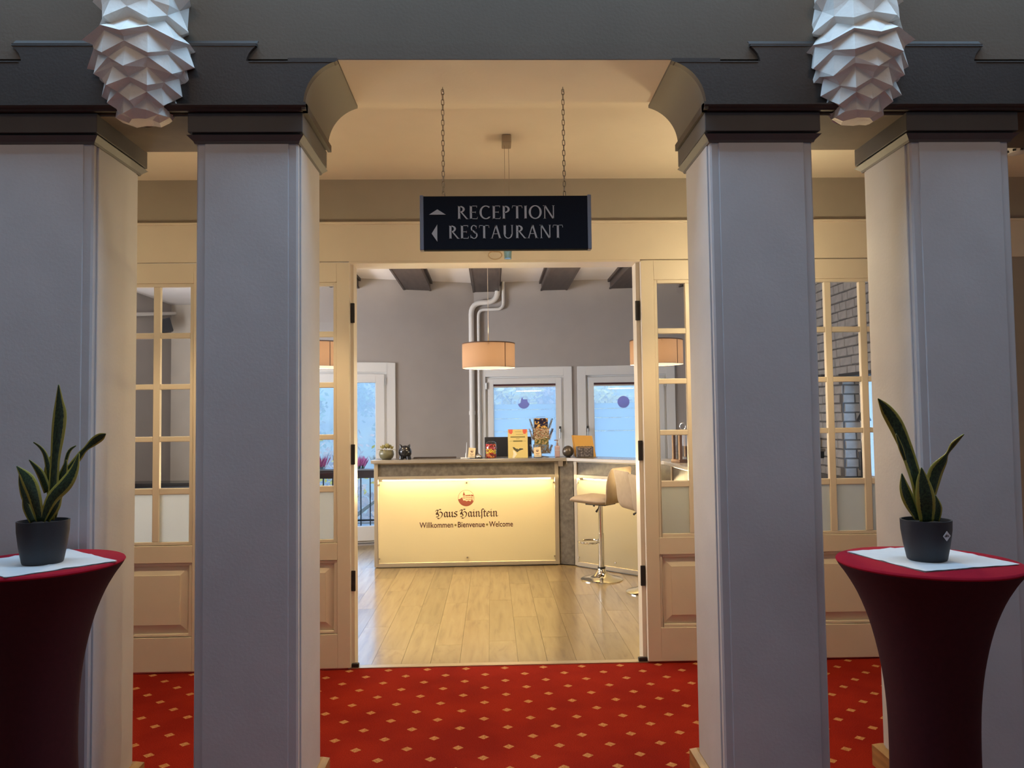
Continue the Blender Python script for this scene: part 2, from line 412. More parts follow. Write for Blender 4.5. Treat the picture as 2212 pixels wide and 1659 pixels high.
# ------------------------------------------------------------------ white faceted corbels
def corbel(cx, label, seed):
    rnd = random.Random(seed); n = 7; m2 = 2*n; mb = MB(); cyy = 3.03; rings = []
    def ring(ev, od, par, jz=.008, jr=.06):
        out = []
        for i in range(m2):
            a = 2*PI*(i+.5)/m2; r, z = ev if i % 2 == par else od
            r *= 1+rnd.uniform(-jr, jr)
            out.append((cx+r*math.cos(a), cyy+r*math.sin(a), z+rnd.uniform(-jz, jz)))
        rings.append(out)
    for j, z in enumerate((3.62, 3.54, 3.46, 3.39, 3.32, 3.26, 3.20)):          # folded leaves above
        r = (.15, .17, .15, .172, .152, .176, .158)[j]
        ring((r+.012, z-.015), (r-.012, z+.012), j % 2, .012, .06)
    ring((.190, 3.115), (.165, 3.150), 1, .012, .05); ring((.155, 3.112), (.140, 3.138), 1, .006, .03)
    for j, (z, R, d) in enumerate(((3.040, .207, .018), (2.976, .194, .020), (2.914, .177, .022), (2.858, .153, .024), (2.812, .128, .022))):
        p = j % 2
        ring((R+.014, z+.002), (R-d*.6, z+.036), p)
        ring((R-d, z-.008), (R-d*1.25, z+.026), p, .003, .02)
    ring((.105, 2.784), (.098, 2.79), 1); ring((.062, 2.768), (.058, 2.770), 1, .002)
    vs = [p for r in rings for p in r]; fs = []
    for j in range(len(rings)-1):
        for i in range(m2):
            i2 = (i+1) % m2
            if (i+j) % 2: fs += [(j*m2+i, (j+1)*m2+i, (j+1)*m2+i2), (j*m2+i, (j+1)*m2+i2, j*m2+i2)]
            else: fs += [(j*m2+i, (j+1)*m2+i, j*m2+i2), (j*m2+i2, (j+1)*m2+i, (j+1)*m2+i2)]
    fs.append(tuple(range((len(rings)-1)*m2, len(rings)*m2)))
    vs = [(x, min(y, 3.06), z) for x, y, z in vs]
    mb.add(vs, fs)
    o = mb.build('corbel', m_white)
    tag(o, label, 'corbel'); return o
corbel(-1.365, 'white carved plaster corbel with jagged scales above the left pair of pillars', 3)
corbel(1.505, 'white carved plaster corbel with jagged scales above the right pair of pillars', 11)

# ------------------------------------------------------------------ screen wall between passage and reception
YW = 4.955
ws = struct(MB().box(-5, 5, 4.975, 5.13, 2.865, 3.16).build('wall_middle', m_wallpass))
lint = struct(MB().box(-5, 5, 4.94, 5.13, 2.612, 2.865).build('trim_4', m_door))
MB().box(-5, 5, 4.925, 4.945, 2.852, 2.868).build('cornice_bead', m_door, lint, bevel=.004)
MB().box(-.915, .985, 4.945, 5.13, 2.598, 2.612).build('head_strip', m_door, lint)
struct(MB().box(-5, -2.72, 4.96, 5.1, 0, 2.612).box(2.95, 5, 4.96, 5.1, 0, 2.612).build('wall_middle', m_wallpass))
jl = struct(MB().box(-.918, -.893, 4.99, 5.11, 0, 2.60).box(-.926, -.905, 5.0, 5.11, 0, 2.6).build('trim_5', m_door))
jr = struct(MB().box(.962, .99, 4.99, 5.11, 0, 2.60).box(.985, 1.0, 5.0, 5.11, 0, 2.6).build('trim_6', m_door))
for zz in (.55, 1.36, 2.28):
    MB().box(-.912, -.886, 4.978, 4.992, zz-.065, zz+.065).build('hinge', m_hinge, jl, bevel=.003)
    MB().box(.955, .985, 4.978, 4.992, zz-.065, zz+.065).build('hinge', m_hinge, jr, bevel=.003)
MB().box(-.91, -.865, 4.97, 5.0, .006, .03).build('floor_bolt', m_hinge, jl, bevel=.003)
MB().box(.93, .985, 4.97, 5.0, .006, .03).build('floor_bolt', m_hinge, jr, bevel=.003)

rows = [(2.455, 2.158), (2.122, 1.828), (1.793, 1.492), (1.458, 1.162), (1.122, .822)]
def leaf(num, x0, x1, cols, grp=None):
    # cols: list of pane (xa, xb)
    y0, y1 = 4.945, 4.985
    xa, xb = cols[0][0], cols[-1][1]
    f = MB()
    f.box(x0, xa-.022, y0, y1, .012, 2.605).box(xb+.022, x1, y0, y1, .012, 2.605)
    f.box(xa-.022, xb+.022, y0, y1, 2.477, 2.605).box(xa-.022, xb+.022, y0, y1, .69, .80).box(xa-.022, xb+.022, y0, y1, .012, .225)
    d = struct(f.build('door_%d' % num, m_door, bevel=.003))
    # thin moulding round the glazed field and round the panel
    yb = y0+.008
    g = MB()
    for (za, zb) in ((.80, 2.477),):
        g.box(xa-.022, xa, yb, y1, za, zb).box(xb, xb+.022, yb, y1, za, zb).box(xa, xb, yb, y1, 2.455, zb).box(xa, xb, yb, y1, za, .822)
    g.build('glazing_frame', m_door, d, bevel=.003)
    for i in range(len(cols)-1):
        MB().box(cols[i][1], cols[i+1][0], yb, y1, .822, 2.455).build('glazing_bar', m_door, d, bevel=.004)
    for j in range(4):
        mb = MB()
        for (a, b) in cols: mb.box(a-.001, b+.001, yb+.002, y1-.002, rows[j+1][0], rows[j][1])
        mb.build('glazing_bar', m_door, d, bevel=.004)
    for (a, b) in cols:
        for j, (zt, zb) in enumerate(rows):
            MB().box(a-.004, b+.004, 4.966, 4.970, zb-.004, zt+.004).build('pane', m_frostpane if j == 4 else m_glass, d)
    # raised panel: sunk margin, bevelled field
    A, B, Z0, Z1 = xa-.022, xb+.022, .225, .69
    fr = MB()
    t = .02
    fr.box(A, A+t, yb, y1, Z0, Z1).box(B-t, B, yb, y1, Z0, Z1).box(A+t, B-t, yb, y1, Z1-t, Z1).box(A+t, B-t, yb, y1, Z0, Z0+t)
    fr.build('panel_moulding', m_door, d, bevel=.004)
    A += t; B -= t; Z0 += t; Z1 -= t; w = .058
    pts = [(A, y0+.03, Z0), (B, y0+.03, Z0), (B, y0+.03, Z1), (A, y0+.03, Z1)]
    q = [(A+w, y0+.014, Z0+w), (B-w, y0+.014, Z0+w), (B-w, y0+.014, Z1-w), (A+w, y0+.014, Z1-w)]
    q2 = [(x, y0+.006, z) for x, y, z in q]
    MB().add(pts+q+q2, [(0,1,5,4),(1,2,6,5),(2,3,7,6),(3,0,4,7),(4,5,9,8),(5,6,10,9),(6,7,11,10),(7,4,8,11),(8,9,10,11)]).build('raised_panel', m_door, d, raw=True)
    return d
leaf(1, -2.71, -1.842, [(-2.587, -2.390), (-2.348, -2.168), (-2.125, -1.932)])
leaf(2, -1.80, -.912, [(-1.68, -1.478), (-1.436, -1.244), (-1.202, -1.016)])
leaf(3, .988, 1.875, [(1.094, 1.278), (1.322, 1.508), (1.552, 1.738)])
leaf(4, 1.915, 2.80, [(2.022, 2.204), (2.248, 2.436), (2.482, 2.668)])

# ------------------------------------------------------------------ reception shell
V = Vector((-.22, 10.16, 0))
def frame(dx, dy):
    d = Vector((dx, dy, 0)).normalized(); n = Vector((-d.y, d.x, 0))
    return Matrix(((d.x, n.x, 0, V.x), (d.y, n.y, 0, V.y), (0, 0, 1, 0), (0, 0, 0, 1)))
FR, FL = frame(1, -.11), frame(1, .275)
HC = 3.397
def wallpieces(s0, s1, holes, z1=HC, th=.26):
    mb = []; cur = s0
    for a, b, za, zb in holes:
        mb.append((cur, a, 0, z1)); mb.append((a, b, zb, z1))
        if za > 0: mb.append((a, b, 0, za))
        cur = b
    mb.append((cur, s1, 0, z1)); return mb, th
def wall(name, F, s0, s1, holes):
    ps, th = wallpieces(s0, s1, holes); mb = MB()
    for a, b, za, zb in ps: mb.box(a, b, 0, th, za, zb, F)
    return struct(mb.build(name, m_rwall))
# windows: (s0, s1, z0, z1) of the wall opening
w1 = (-2.55, -1.12, .02, 2.24)
w2 = (.10, 1.225, .75, 2.18)
w3 = (1.425, 2.56, .75, 2.18)
wall('wall_back', FL, -2.75, .02, [w1])
wall('wall_back', FR, 0.0, 4.3, [w2, w3])
struct(MB().box(-2.98, -2.87, 9.4, 11.95, 0, HC).build('wall_return', m_rwall))
struct(MB().box(-5.0, -2.87, 11.86, 12.0, 0, HC).build('wall_back', mat('pale_plaster_pier', (.55, .49, .41), .8, var=.07, scale=3)))
struct(MB().box(-5.04, -4.92, 5.13, 12.0, 0, HC).build('wall_left', m_rwall))
for num, (xx, y0_, y1_, sgn, pw_) in ((5, (-4.915, 5.9, 9.3, 1, 470)), (6, (3.795, 5.25, 6.5, -1, 22))):  # made-up windows out of view; their area lights brighten the reception
    added_window = struct(MB().box(xx-.02, xx+.02, y0_-.08, y0_, .8, 2.6).box(xx-.02, xx+.02, y1_, y1_+.08, .8, 2.6).box(xx-.02, xx+.02, y0_, y1_, .8, .9).box(xx-.02, xx+.02, y0_, y1_, 2.5, 2.6).build('window_%d' % num, m_winwhite))
    lamp('reception_added_light', 'AREA', (xx+sgn*.03, (y0_+y1_)/2, 1.95), pw_, (.92, .94, 1), y1_-y0_, 1.6, aim=(xx+sgn*3, (y0_+y1_)/2+.6, 3.3))
rc = struct(MB().box(-5.0, 4.2, 5.13, 12.0, HC, HC+.1).build('ceiling', m_rceil))
struct(MB().box(-5, 5, 5.06, 5.13, 3.16, 3.5).build('wall_middle', m_rceil))
# dark beams with a bead along their edges
for xb in (-2.75, -1.85, -.952, -.055, .845, 1.745, 2.645, 3.5):
    y1 = 10.3 if xb > -2.5 else 11.8
    b = MB().box(xb-.165, xb+.165, 5.14, y1, HC-.125, HC).build('beam', m_beam, rc)
    mo = MB()
    for s in (-1, 1):
        e = xb+s*.165
        mo.box(e-.012, e+.012, 5.14, y1-.02, HC-.131, HC-.112)
        mo.box(e-.004, e+s*.03, 5.14, y1-.02, HC-.035, HC) if s > 0 else mo.box(e-.03, e+.004, 5.14, y1-.02, HC-.035, HC)
    mo.build('beam_moulding', m_beam, b)

def window(num, F, op, glass_z0, frosted, handle_side, hinge_s, sticker=None, door=False):
    s0, s1, z0, z1 = op; tw = .10
    t = MB()
    t.box(s0-.065, s0+.045, -.022, .05, z0-.02, z1+.075, F).box(s1-.045, s1+.065, -.022, .05, z0-.02, z1+.075, F).box(s0+.045, s1-.045, -.022, .05, z1-.045, z1+.075, F)
    if not door: t.box(s0-.09, s1+.09, -.06, .05, z0-.04, z0+.01, F)
    w = struct(t.build('window_%d' % num, m_winwhite, bevel=.004))
    fr = MB()
    a, b, c, d = s0+.045, s1-.045, z0+.01, z1-.05
    for k, dep in ((.028, .05),):
        fr.box(a-.02, a+k, .02, .12, c, d+.03, F).box(b-k, b+.02, .02, .12, c, d+.03, F).box(a+k, b-k, .02, .12, d-k+.01, d+.03, F).box(a+k, b-k, .02, .12, c, c+k, F)
    fr.build('frame', m_winwhite, w, bevel=.003)
    sw = .075 if not door else .11
    A, B, Cc, D = a+.03, b-.03, c+.03, d-.02
    sh = MB()
    zb = Cc+sw if not door else glass_z0
    sh.box(A, A+sw, -.005, .07, Cc, D, F).box(B-sw, B, -.005, .07, Cc, D, F).box(A+sw, B-sw, -.005, .07, D-sw, D, F).box(A+sw, B-sw, -.005, .07, Cc, zb, F)
    sash = sh.build('sash', m_winwhite, w, bevel=.004)
    MB().box(A+sw-.005, B-sw+.005, .028, .034, zb-.005, D-sw+.005, F).build('pane', m_winglass, w)
    hz = D-.09
    MB().box(hinge_s-.011, hinge_s+.011, -.028, -.004, hz-.05, hz+.04, F).build('hinge', m_alu, w, bevel=.003)
    if frosted:
        MB().box(A+sw, B-sw, .002, .03, D-sw-.026, D-sw-.002, F).build('roller_blind', mat('dark_red_blind', (.05, .008, .01), .7), w)
        MB().box(A+sw, B-sw, .0, .026, D-sw-.044, D-sw-.026, F).build('blind_rail', m_alu, w)
        zs = [1.767, 1.700, 1.690, 1.582, 1.570, 1.411, 1.397, zb]
        for i in range(0, 8, 2):
            MB().box(A+sw+.004, B-sw-.004, .0245, .027, zs[i+1], zs[i], F).build('frosted_film', m_film, w)
        hs = handle_side
        hb = MB(); hb.box(hs-.013, hs+.013, -.016, -.005, 1.39, 1.47, F); hb.build('handle_plate', m_black, w, bevel=.004)
        hh = MB(); hh.box(hs-.006, hs+.006, -.055, -.016, 1.425, 1.437, F).box(hs-.008, hs+.008, -.062, -.048, 1.31, 1.44, F); hh.build('handle', m_alu, w, bevel=.003)
    if sticker:
        ss, zz, full = sticker
        circ = [(ss+.078*math.cos(i*2*PI/32), zz+.078*math.sin(i*2*PI/32)) for i in range(32)]
        if full: MB().prism(circ, .018, .0235, F).build('round_sticker', m_stick, w)
        else:
            low = [(ss+.078*math.cos(PI+.25+i*(PI-.5)/20), zz+.078*math.sin(PI+.25+i*(PI-.5)/20)) for i in range(21)]
            low += [(ss+.05, zz+.02), (ss+.05, zz+.045), (ss-.005, zz+.045), (ss-.02, zz+.075), (ss-.035, zz+.045), (ss-.04, zz)]
            MB().prism(low, .018, .0235, F).build('castle_sticker', m_stick, w)
            rg = MB()
            rg.add([(ss+r*math.cos(i*2*PI/40), .021, zz+r*math.sin(i*2*PI/40)) for r in (.078, .074) for i in range(40)], [(i, (i+1) % 40, 40+(i+1) % 40, 40+i) for i in range(40)], F)
            rg.build('castle_sticker_ring', m_stick, w)
    return w
m_stick = frost('lilac_window_sticker', (.50, .46, .70), .75, .03)
window(1, FL, w1, .24, False, None, w1[1]-.06, door=True)
window(2, FR, w2, .8, True, 1.125, w2[0]+.06, sticker=(.649, 1.786, False))
window(3, FR, w3, .8, True, 1.487, w3[1]-.06, sticker=(1.959, 1.779, True))
sk = MB(); sk.box(-1.03, 0, -.016, 0, 0, .09, FL); struct(sk.build('baseboard_back', m_winwhite))
sk = MB(); sk.box(0, 4.2, -.016, 0, 0, .09, FR); struct(sk.build('baseboard_back', m_winwhite))

# right wall of stones, with a window opening
m_mortar = mat('grey_mortar', (.13, .125, .12), .9)
m_stone = mat('pale_grey_stone', (.44, .42, .40), .85, var=.12, scale=9, bump=.5, bscale=25)
XW = 3.80
wr = struct(MB().box(XW+.012, 4.06, 8.2, 9.8, 0, HC).box(XW+.012, 4.06, 5.13, 8.2, 2.02, HC).box(XW+.012, 4.06, 5.13, 8.2, 0, .85).box(XW+.012, 4.06, 5.13, 6.6, .85, 2.02).build('wall_right', m_mortar))
def stone_mesh(w, h, seed):
    r = random.Random(seed); j = lambda: r.uniform(-.008, .008)
    a, b = w/2-.004, h/2-.004; t = .012; e = .008
    base = [(0, -a+j()*.5, -b), (0, a+j()*.5, -b), (0, a+j()*.5, b), (0, -a+j()*.5, b)]
    c = [(-t*r.uniform(.7, 1), y*(1-e/a), z*(1-e/b)) for _, y, z in base]
    base = [(.004, y, z) for _, y, z in base]
    me = bpy.data.meshes.new('stone'); me.from_pydata(base+c, [], [(4,5,6,7),(0,1,5,4),(1,2,6,5),(2,3,7,6),(3,0,4,7)])
    bm = bmesh.new(); bm.from_mesh(me); bmesh.ops.recalc_face_normals(bm, faces=bm.faces); bm.to_mesh(me); bm.free()
    me.materials.append(m_stone); return me
h_s = .1
wid = [.12, .14, .17, .20, .24, .27]
stones = {w: [stone_mesh(w, h_s, i*10+int(w*100)) for i in range(2)] for w in wid}
def stone(w, loc, rz=0):
    o = bpy.data.objects.new('stone', random.choice(stones[w])); C.objects.link(o); o.parent = wr; o.location = loc
    o.rotation_euler.z = rz; return o
z = .95; rr = 0
while z < HC-.02:
    y = 9.25+random.uniform(-.1, .1)
    lim = 8.2 if z < 2.02 else 6.95
    while y > lim+.06:
        w = random.choice(wid)
        if y-w < lim: w = min(wid, key=lambda k: abs(k-(y-lim)))
        if y-w < lim-.03: break
        stone(w, (XW+.012, y-w/2, z+random.uniform(-.003, .003))); y -= w
    z += h_s
z = .95; k = 0
while z < 2.0:                                      # jamb of the opening, facing the passage
    if k % 2: stone(.24, (XW+.145, 8.2, z), PI/2)
    else: stone(.14, (XW+.082, 8.2, z), PI/2); stone(.12, (XW+.21, 8.2, z), PI/2)
    k += 1; z += h_s
MB().box(XW-.005, 4.06, 6.6, 8.24, 1.985, 2.02).build('lintel', mat('dark_lintel', (.05, .05, .05), .8), wr)
w4 = struct(MB().box(4.0, 4.08, 8.08, 8.2, .85, 2.0).box(4.0, 4.08, 6.6, 8.2, .85, .93).box(4.0, 4.08, 6.6, 8.2, 1.93, 1.985).box(4.0, 4.08, 6.6, 6.7, .85, 2.0).box(4.0, 4.08, 7.3, 7.38, .93, 1.93).build('window_4', m_winwhite))
MB().box(4.03, 4.035, 6.7, 8.08, .93, 1.93).build('pane', m_winglass, w4)
struct(MB().box(XW, 4.06, 9.26, 9.8, 0, HC).build('wall_right', m_rwall))

# ------------------------------------------------------------------ reception counter
m_panel = frost('frosted_white_panel', (.92, .87, .72), .84, .04)
m_slate = mat('dark_slate_board', (.105, .088, .066), .6, var=.35, scale=22, bump=.1, bscale=60)
m_top = mat('brushed_metal_worktop', (.30, .265, .22), .25, metal=.3)
m_cwhite = mat('counter_inside', (.34, .31, .27), .7)
m_led = emis('warm_led', (1, .80, .48), 14)
m_ink = mat('dark_red_ink', (.075, .012, .012), .6)
m_logo = mat('brick_red_print', (.40, .10, .05), .6)

def basis(p0, p1):
    d = (Vector(p1)-Vector(p0)); L = d.length; d.normalize(); n = Vector((-d.y, d.x, 0))
    return L, Matrix(((d.x, n.x, 0, p0[0]), (d.y, n.y, 0, p0[1]), (0, 0, 1, 0), (0, 0, 0, 1)))
def screw_positions(L): return [(.055, .10), (L/2, .10), (L-.055, .10), (.055, .885), (L/2, .895), (L-.055, .885)]
def counter_unit(p0, p1, label, led_power):
    L, M = basis((*p0, 0), (*p1, 0))
    o = thing('counter_unit', (p0[0], p0[1], 0), label, 'counter'); o.matrix_world = M
    kw = dict(parent=o, local=True)
    fr = MB(); t = .042
    fr.box(0, t, 0, .05, .012, 1.115).box(L-t, L, 0, .05, .012, 1.115).box(t, L-t, 0, .05, .012, .05).box(t, L-t, 0, .05, .937, .972).box(t, L-t, 0, .05, 1.103, 1.115)
    fr.build('metal_frame', m_frame, bevel=.003, **kw)
    MB().box(t, L-t, .016, .034, .972, 1.103).build('header_board', m_slate, **kw)
    MB().box(.02, L-.02, .10, .12, .02, 1.1).box(.0, .03, .05, .36, 0.01, 1.112).box(L-.03, L, .05, .36, .01, 1.112).build('carcass', m_cwhite, **kw)
    MB().box(t+.004, L-t-.004, .0, .007, .058, .916).build('lit_front_panel', m_panel, **kw)
    MB().box(.02, L-.02, .018, .05, 0, .011).build('toe_strip', m_black, **kw)
    MB().box(t+.04, L-t-.04, .06, .085, .921, .936).build('led_strip', m_led, **kw)
    scr = MB()
    for sx_, sz in screw_positions(L):
        scr = MB(); scr.add([], [])
        scr.cyl((sx_, -.012, sz), (sx_, .0, sz), .008, n=10)
        scr.build('standoff_screw', m_steel, **kw)
        MB().cyl((sx_, .007, sz), (sx_, .10, sz), .011, n=10).build('standoff', m_cwhite, **kw)
    l = lamp('led_strip_light', 'AREA', (0, 0, 0), led_power, (1, .77, .40), L-.14, .03)
    l.parent = o; l.location = (L/2, .072, .905); l.rotation_euler = (math.radians(-62), 0, 0)
    return o, L, M
cu1, L1, M1 = counter_unit((-1.268, 8.262), (.715, 8.262), 'straight lit front of the reception counter with printed hotel name', 150)
cu2, L2, M2 = counter_unit((.872, 8.20), (1.62, 7.435), 'slanting lit counter section behind the bar stools', 62)
cu3, L3, M3 = counter_unit((1.70, 7.27), (1.70, 5.65), 'side counter section seen through the right door pane, running towards the doors', 34)
o = MB().slab([(.722, 8.275), (.868, 8.21), (1.02, 8.36), (.722, 8.56)], .012, 1.112).build('counter_corner_post', m_slate)
tag(o, 'dark slate corner post between the straight and slanting counter fronts', 'post')
o = MB().slab([(1.63, 7.44), (1.705, 7.28), (1.95, 7.28), (1.8, 7.55)], .012, 1.112).build('counter_corner_post', m_slate)
tag(o, 'dark slate corner post between the slanting and side counter sections', 'post')
o = MB().slab([(-1.295, 8.215), (.80, 8.215), (1.655, 7.345), (1.655, 5.6), (2.08, 5.6), (2.08, 7.5), (.98, 8.63), (-1.295, 8.63)], 1.116, 1.15).build('worktop', m_top, bevel=.003)
tag(o, 'angled metal edged worktop running along the whole reception counter', 'worktop')
ob = MB(); ob.box(.71, .76, 8.222, 8.25, 1.06, 1.116); ob.build('corner_bracket', m_steel, o)
ob = MB(); ob.slab([(.80, 8.24), (.90, 8.20), (.93, 8.23), (.86, 8.29)], 1.08, 1.1155); ob.build('corner_bracket', m_steel, o)

# lettering -------------------------------------------------------------------------
def text_mesh(s, size, name, depth=.0008):
    cu = bpy.data.curves.new(name, 'FONT'); cu.body = s; cu.size = size; cu.align_x = 'CENTER'; cu.extrude = depth; cu.offset = size*.014; cu.resolution_u = 3
    t = bpy.data.objects.new(name, cu); C.objects.link(t)
    me = bpy.data.meshes.new_from_object(t.evaluated_get(bpy.context.evaluated_depsgraph_get()))
    bpy.data.objects.remove(t); bpy.data.curves.remove(cu); me.name = name
    return me
def text(s, size, width, M, name, m, parent, depth=.0008, vscale=1):
    """lettering standing in the XZ plane of M, centred at its origin, facing -Y"""
    me = text_mesh(s, size, name, depth)
    xs = [v.co.x for v in me.vertices]; w = max(xs)-min(xs); c = (max(xs)+min(xs))/2
    k = width/w if width else 1
    me.transform(Matrix.Translation((-c, 0, 0))); me.transform(Matrix.Diagonal((k, vscale, 1, 1)))
    me.transform(M @ Matrix.Rotation(PI/2, 4, 'X'))
    return put(name, me, m, parent)
NIB = math.radians(38)
FRAK = {
 'H': (.98, [[(-.02,.70),(.10,.84),(.28,.80),(.45,.92),(.62,.88)], [(.30,.80),(.20,.62),(.22,.40),(.36,.20),(.28,.04),(.06,.02)], [(.34,.46),(.50,.60),(.68,.56),(.80,.38),(.74,.12),(.60,-.08),(.38,-.20),(.22,-.14)], [(.10,.52),(.06,.36),(.14,.30)]]),
 'a': (.60, [[(.08,.50),(.09,.10),(.20,.0),(.36,.14)], [(.08,.50),(.22,.60),(.38,.50)], [(.40,.58),(.40,.08),(.50,-.01),(.58,.08)]]),
 'u': (.60, [[(.02,.50),(.10,.58),(.10,.10),(.20,.0),(.38,.16)], [(.34,.52),(.42,.58),(.42,.08),(.52,-.01),(.60,.08)]]),
 's': (.50, [[(.40,.56),(.24,.62),(.10,.48),(.20,.36),(.38,.24),(.34,.06),(.18,.0),(.06,.08)], [(.40,.56),(.46,.64)]]),
 'i': (.34, [[(.02,.50),(.12,.60),(.12,.08),(.22,-.01),(.30,.08)], [(.10,.80),(.16,.86)]]),
 'n': (.62, [[(.02,.50),(.12,.60),(.12,.02),(.18,-.02)], [(.12,.44),(.30,.60),(.42,.52),(.42,.08),(.52,-.01),(.60,.08)]]),
 'f': (.36, [[(.14,-.24),(.16,.0),(.16,.76),(.26,.92),(.40,.86)], [(.06,.50),(.16,.58)]]),
 't': (.36, [[(.14,.78),(.12,.10),(.22,-.01),(.32,.08)], [(.0,.56),(.32,.58)]]),
 'e': (.48, [[(.12,.30),(.36,.42),(.30,.60),(.10,.48),(.10,.10),(.22,-.01),(.40,.12)]]),
 ' ': (.42, [])}
def nib_text(s, glyphs, width, M, name, m, parent, pen=.135, depth=.0008):
    mb = MB(); x = 0; adv = sum(glyphs[c][0] for c in s); k = width/adv
    nx, nz = math.cos(NIB)*pen/2, math.sin(NIB)*pen/2; tx, tz = -math.sin(NIB)*.016, math.cos(NIB)*.016
    for ch in s:
        w, strokes = glyphs[ch]
        for st in strokes:
            P = catmull(st, 4) if len(st) > 2 else st
            for (a, b) in zip(P[:-1], P[1:]):
                pts = []
                for (px, pz) in (a, b):
                    for sx_ in (-1, 1):
                        for sz in (-1, 1):
                            pts.append((px+x+sx_*nx+sz*tx, pz+sx_*nz+sz*tz))
                hull = convex(pts)
                n = len(hull)
                mb.add([((px-adv/2)*k, -depth, pz*k) for px, pz in hull], [tuple(range(n))], M)
        x += w
    return mb.build(name, m, parent, local=True, raw=True)
def convex(p):
    p = sorted(set(p))
    def half(q):
        h = []
        for a in q:
            while len(h) > 1 and (h[-1][0]-h[-2][0])*(a[1]-h[-2][1])-(h[-1][1]-h[-2][1])*(a[0]-h[-2][0]) <= 0: h.pop()
            h.append(a)
        return h[:-1]
    return half(p)+half(p[::-1])
def catmull(p, n):
    p = [Vector(q) for q in p]; out = []
    for i in range(len(p)-1):
        p0 = p[max(i-1, 0)]; p1 = p[i]; p2 = p[i+1]; p3 = p[min(i+2, len(p)-1)]
        for j in range(n):
            t = j/n
            out.append(.5*((2*p1)+(p2-p0)*t+(2*p0-5*p1+4*p2-p3)*t*t+(3*p1-p0-3*p2+p3)*t**3))
    out.append(p[-1]); return [tuple(q) for q in out]
X1 = lambda x: x+1.268
front = lambda x, z: Matrix.Translation((X1(x), -.001, z))
nib_text('Haus', FRAK, .235, front(-.492, .535), 'hotel_name_word', m_ink, cu1)
nib_text('Hainftein', FRAK, .405, front(-.147, .535), 'hotel_name_word', m_ink, cu1)
for wd_, xa, xb in (('Willkommen', -.785, -.425), ('Bienvenue', -.375, -.085), ('Welcome', -.04, .216)):
    text(wd_, .083, xb-xa, front((xa+xb)/2, .422), 'welcome_word', m_ink, cu1)
m_olivep = mat('olive_print', (.22, .16, .03), .6)
for xd in (-.400, -.062):
    MB().add([(X1(xd)+.012*math.cos(i*PI/4), -.002, .446+.012*math.sin(i*PI/4)) for i in range(8)], [tuple(range(8))]).build('welcome_dot', m_olivep, cu1, local=True, raw=True)
def emblem(M, R, parent, name='castle_emblem', m=None):
    mb = MB(); n = 40
    def poly(p, y=-.001): mb.add([(a*R, y, b*R) for a, b in p], [tuple(range(len(p)))], M)
    for i in range(n):                               # fine ring
        a, b = 2*PI*i/n, 2*PI*(i+1)/n
        poly([(math.cos(a), math.sin(a)), (math.cos(b), math.sin(b)), (.965*math.cos(b), .965*math.sin(b)), (.965*math.cos(a), .965*math.sin(a))])
    low = [(math.cos(PI+.12+i*(PI-.6)/24), math.sin(PI+.12+i*(PI-.6)/24)) for i in range(25)]
    poly(low+[(.75, -.10), (.52, -.42), (.3, -.30), (.05, -.40), (-.15, -.28), (-.35, -.30), (-.45, -.05), (-.62, .02), (-.8, -.12)])
    poly([(-.42, .36), (-.10, .36), (-.22, .62), (-.26, .86), (-.34, .62)])                 # tower roof
    poly([(-.36, .36), (-.30, .36), (-.30, -.1), (-.36, -.1)]); poly([(-.20, .36), (-.14, .36), (-.14, -.1), (-.20, -.1)])
    poly([(-.08, .36), (.52, .40), (.62, .26), (-.08, .24)])                                # long roof
    poly([(.62, .44), (.86, .38), (.9, .22), (.62, .22)])
    for i in range(6): poly([(-.04+i*.12, .16), (.02+i*.12, .16), (.02+i*.12, -.02), (-.04+i*.12, -.02)])
    for i in range(6): poly([(-.04+i*.12, -.10), (.02+i*.12, -.10), (.02+i*.12, -.24), (-.04+i*.12, -.24)])
    poly([(.66, .16), (.72, .16), (.72, -.1), (.66, -.1)]); poly([(.80, .16), (.86, .16), (.86, -.1), (.80, -.1)])
    poly([(-.45, .10), (-.62, .02), (-.45, -.06)])
    return mb.build(name, m or m_logo, parent, local=True, raw=True)
emblem(front(-.283, .732), .087, cu1)

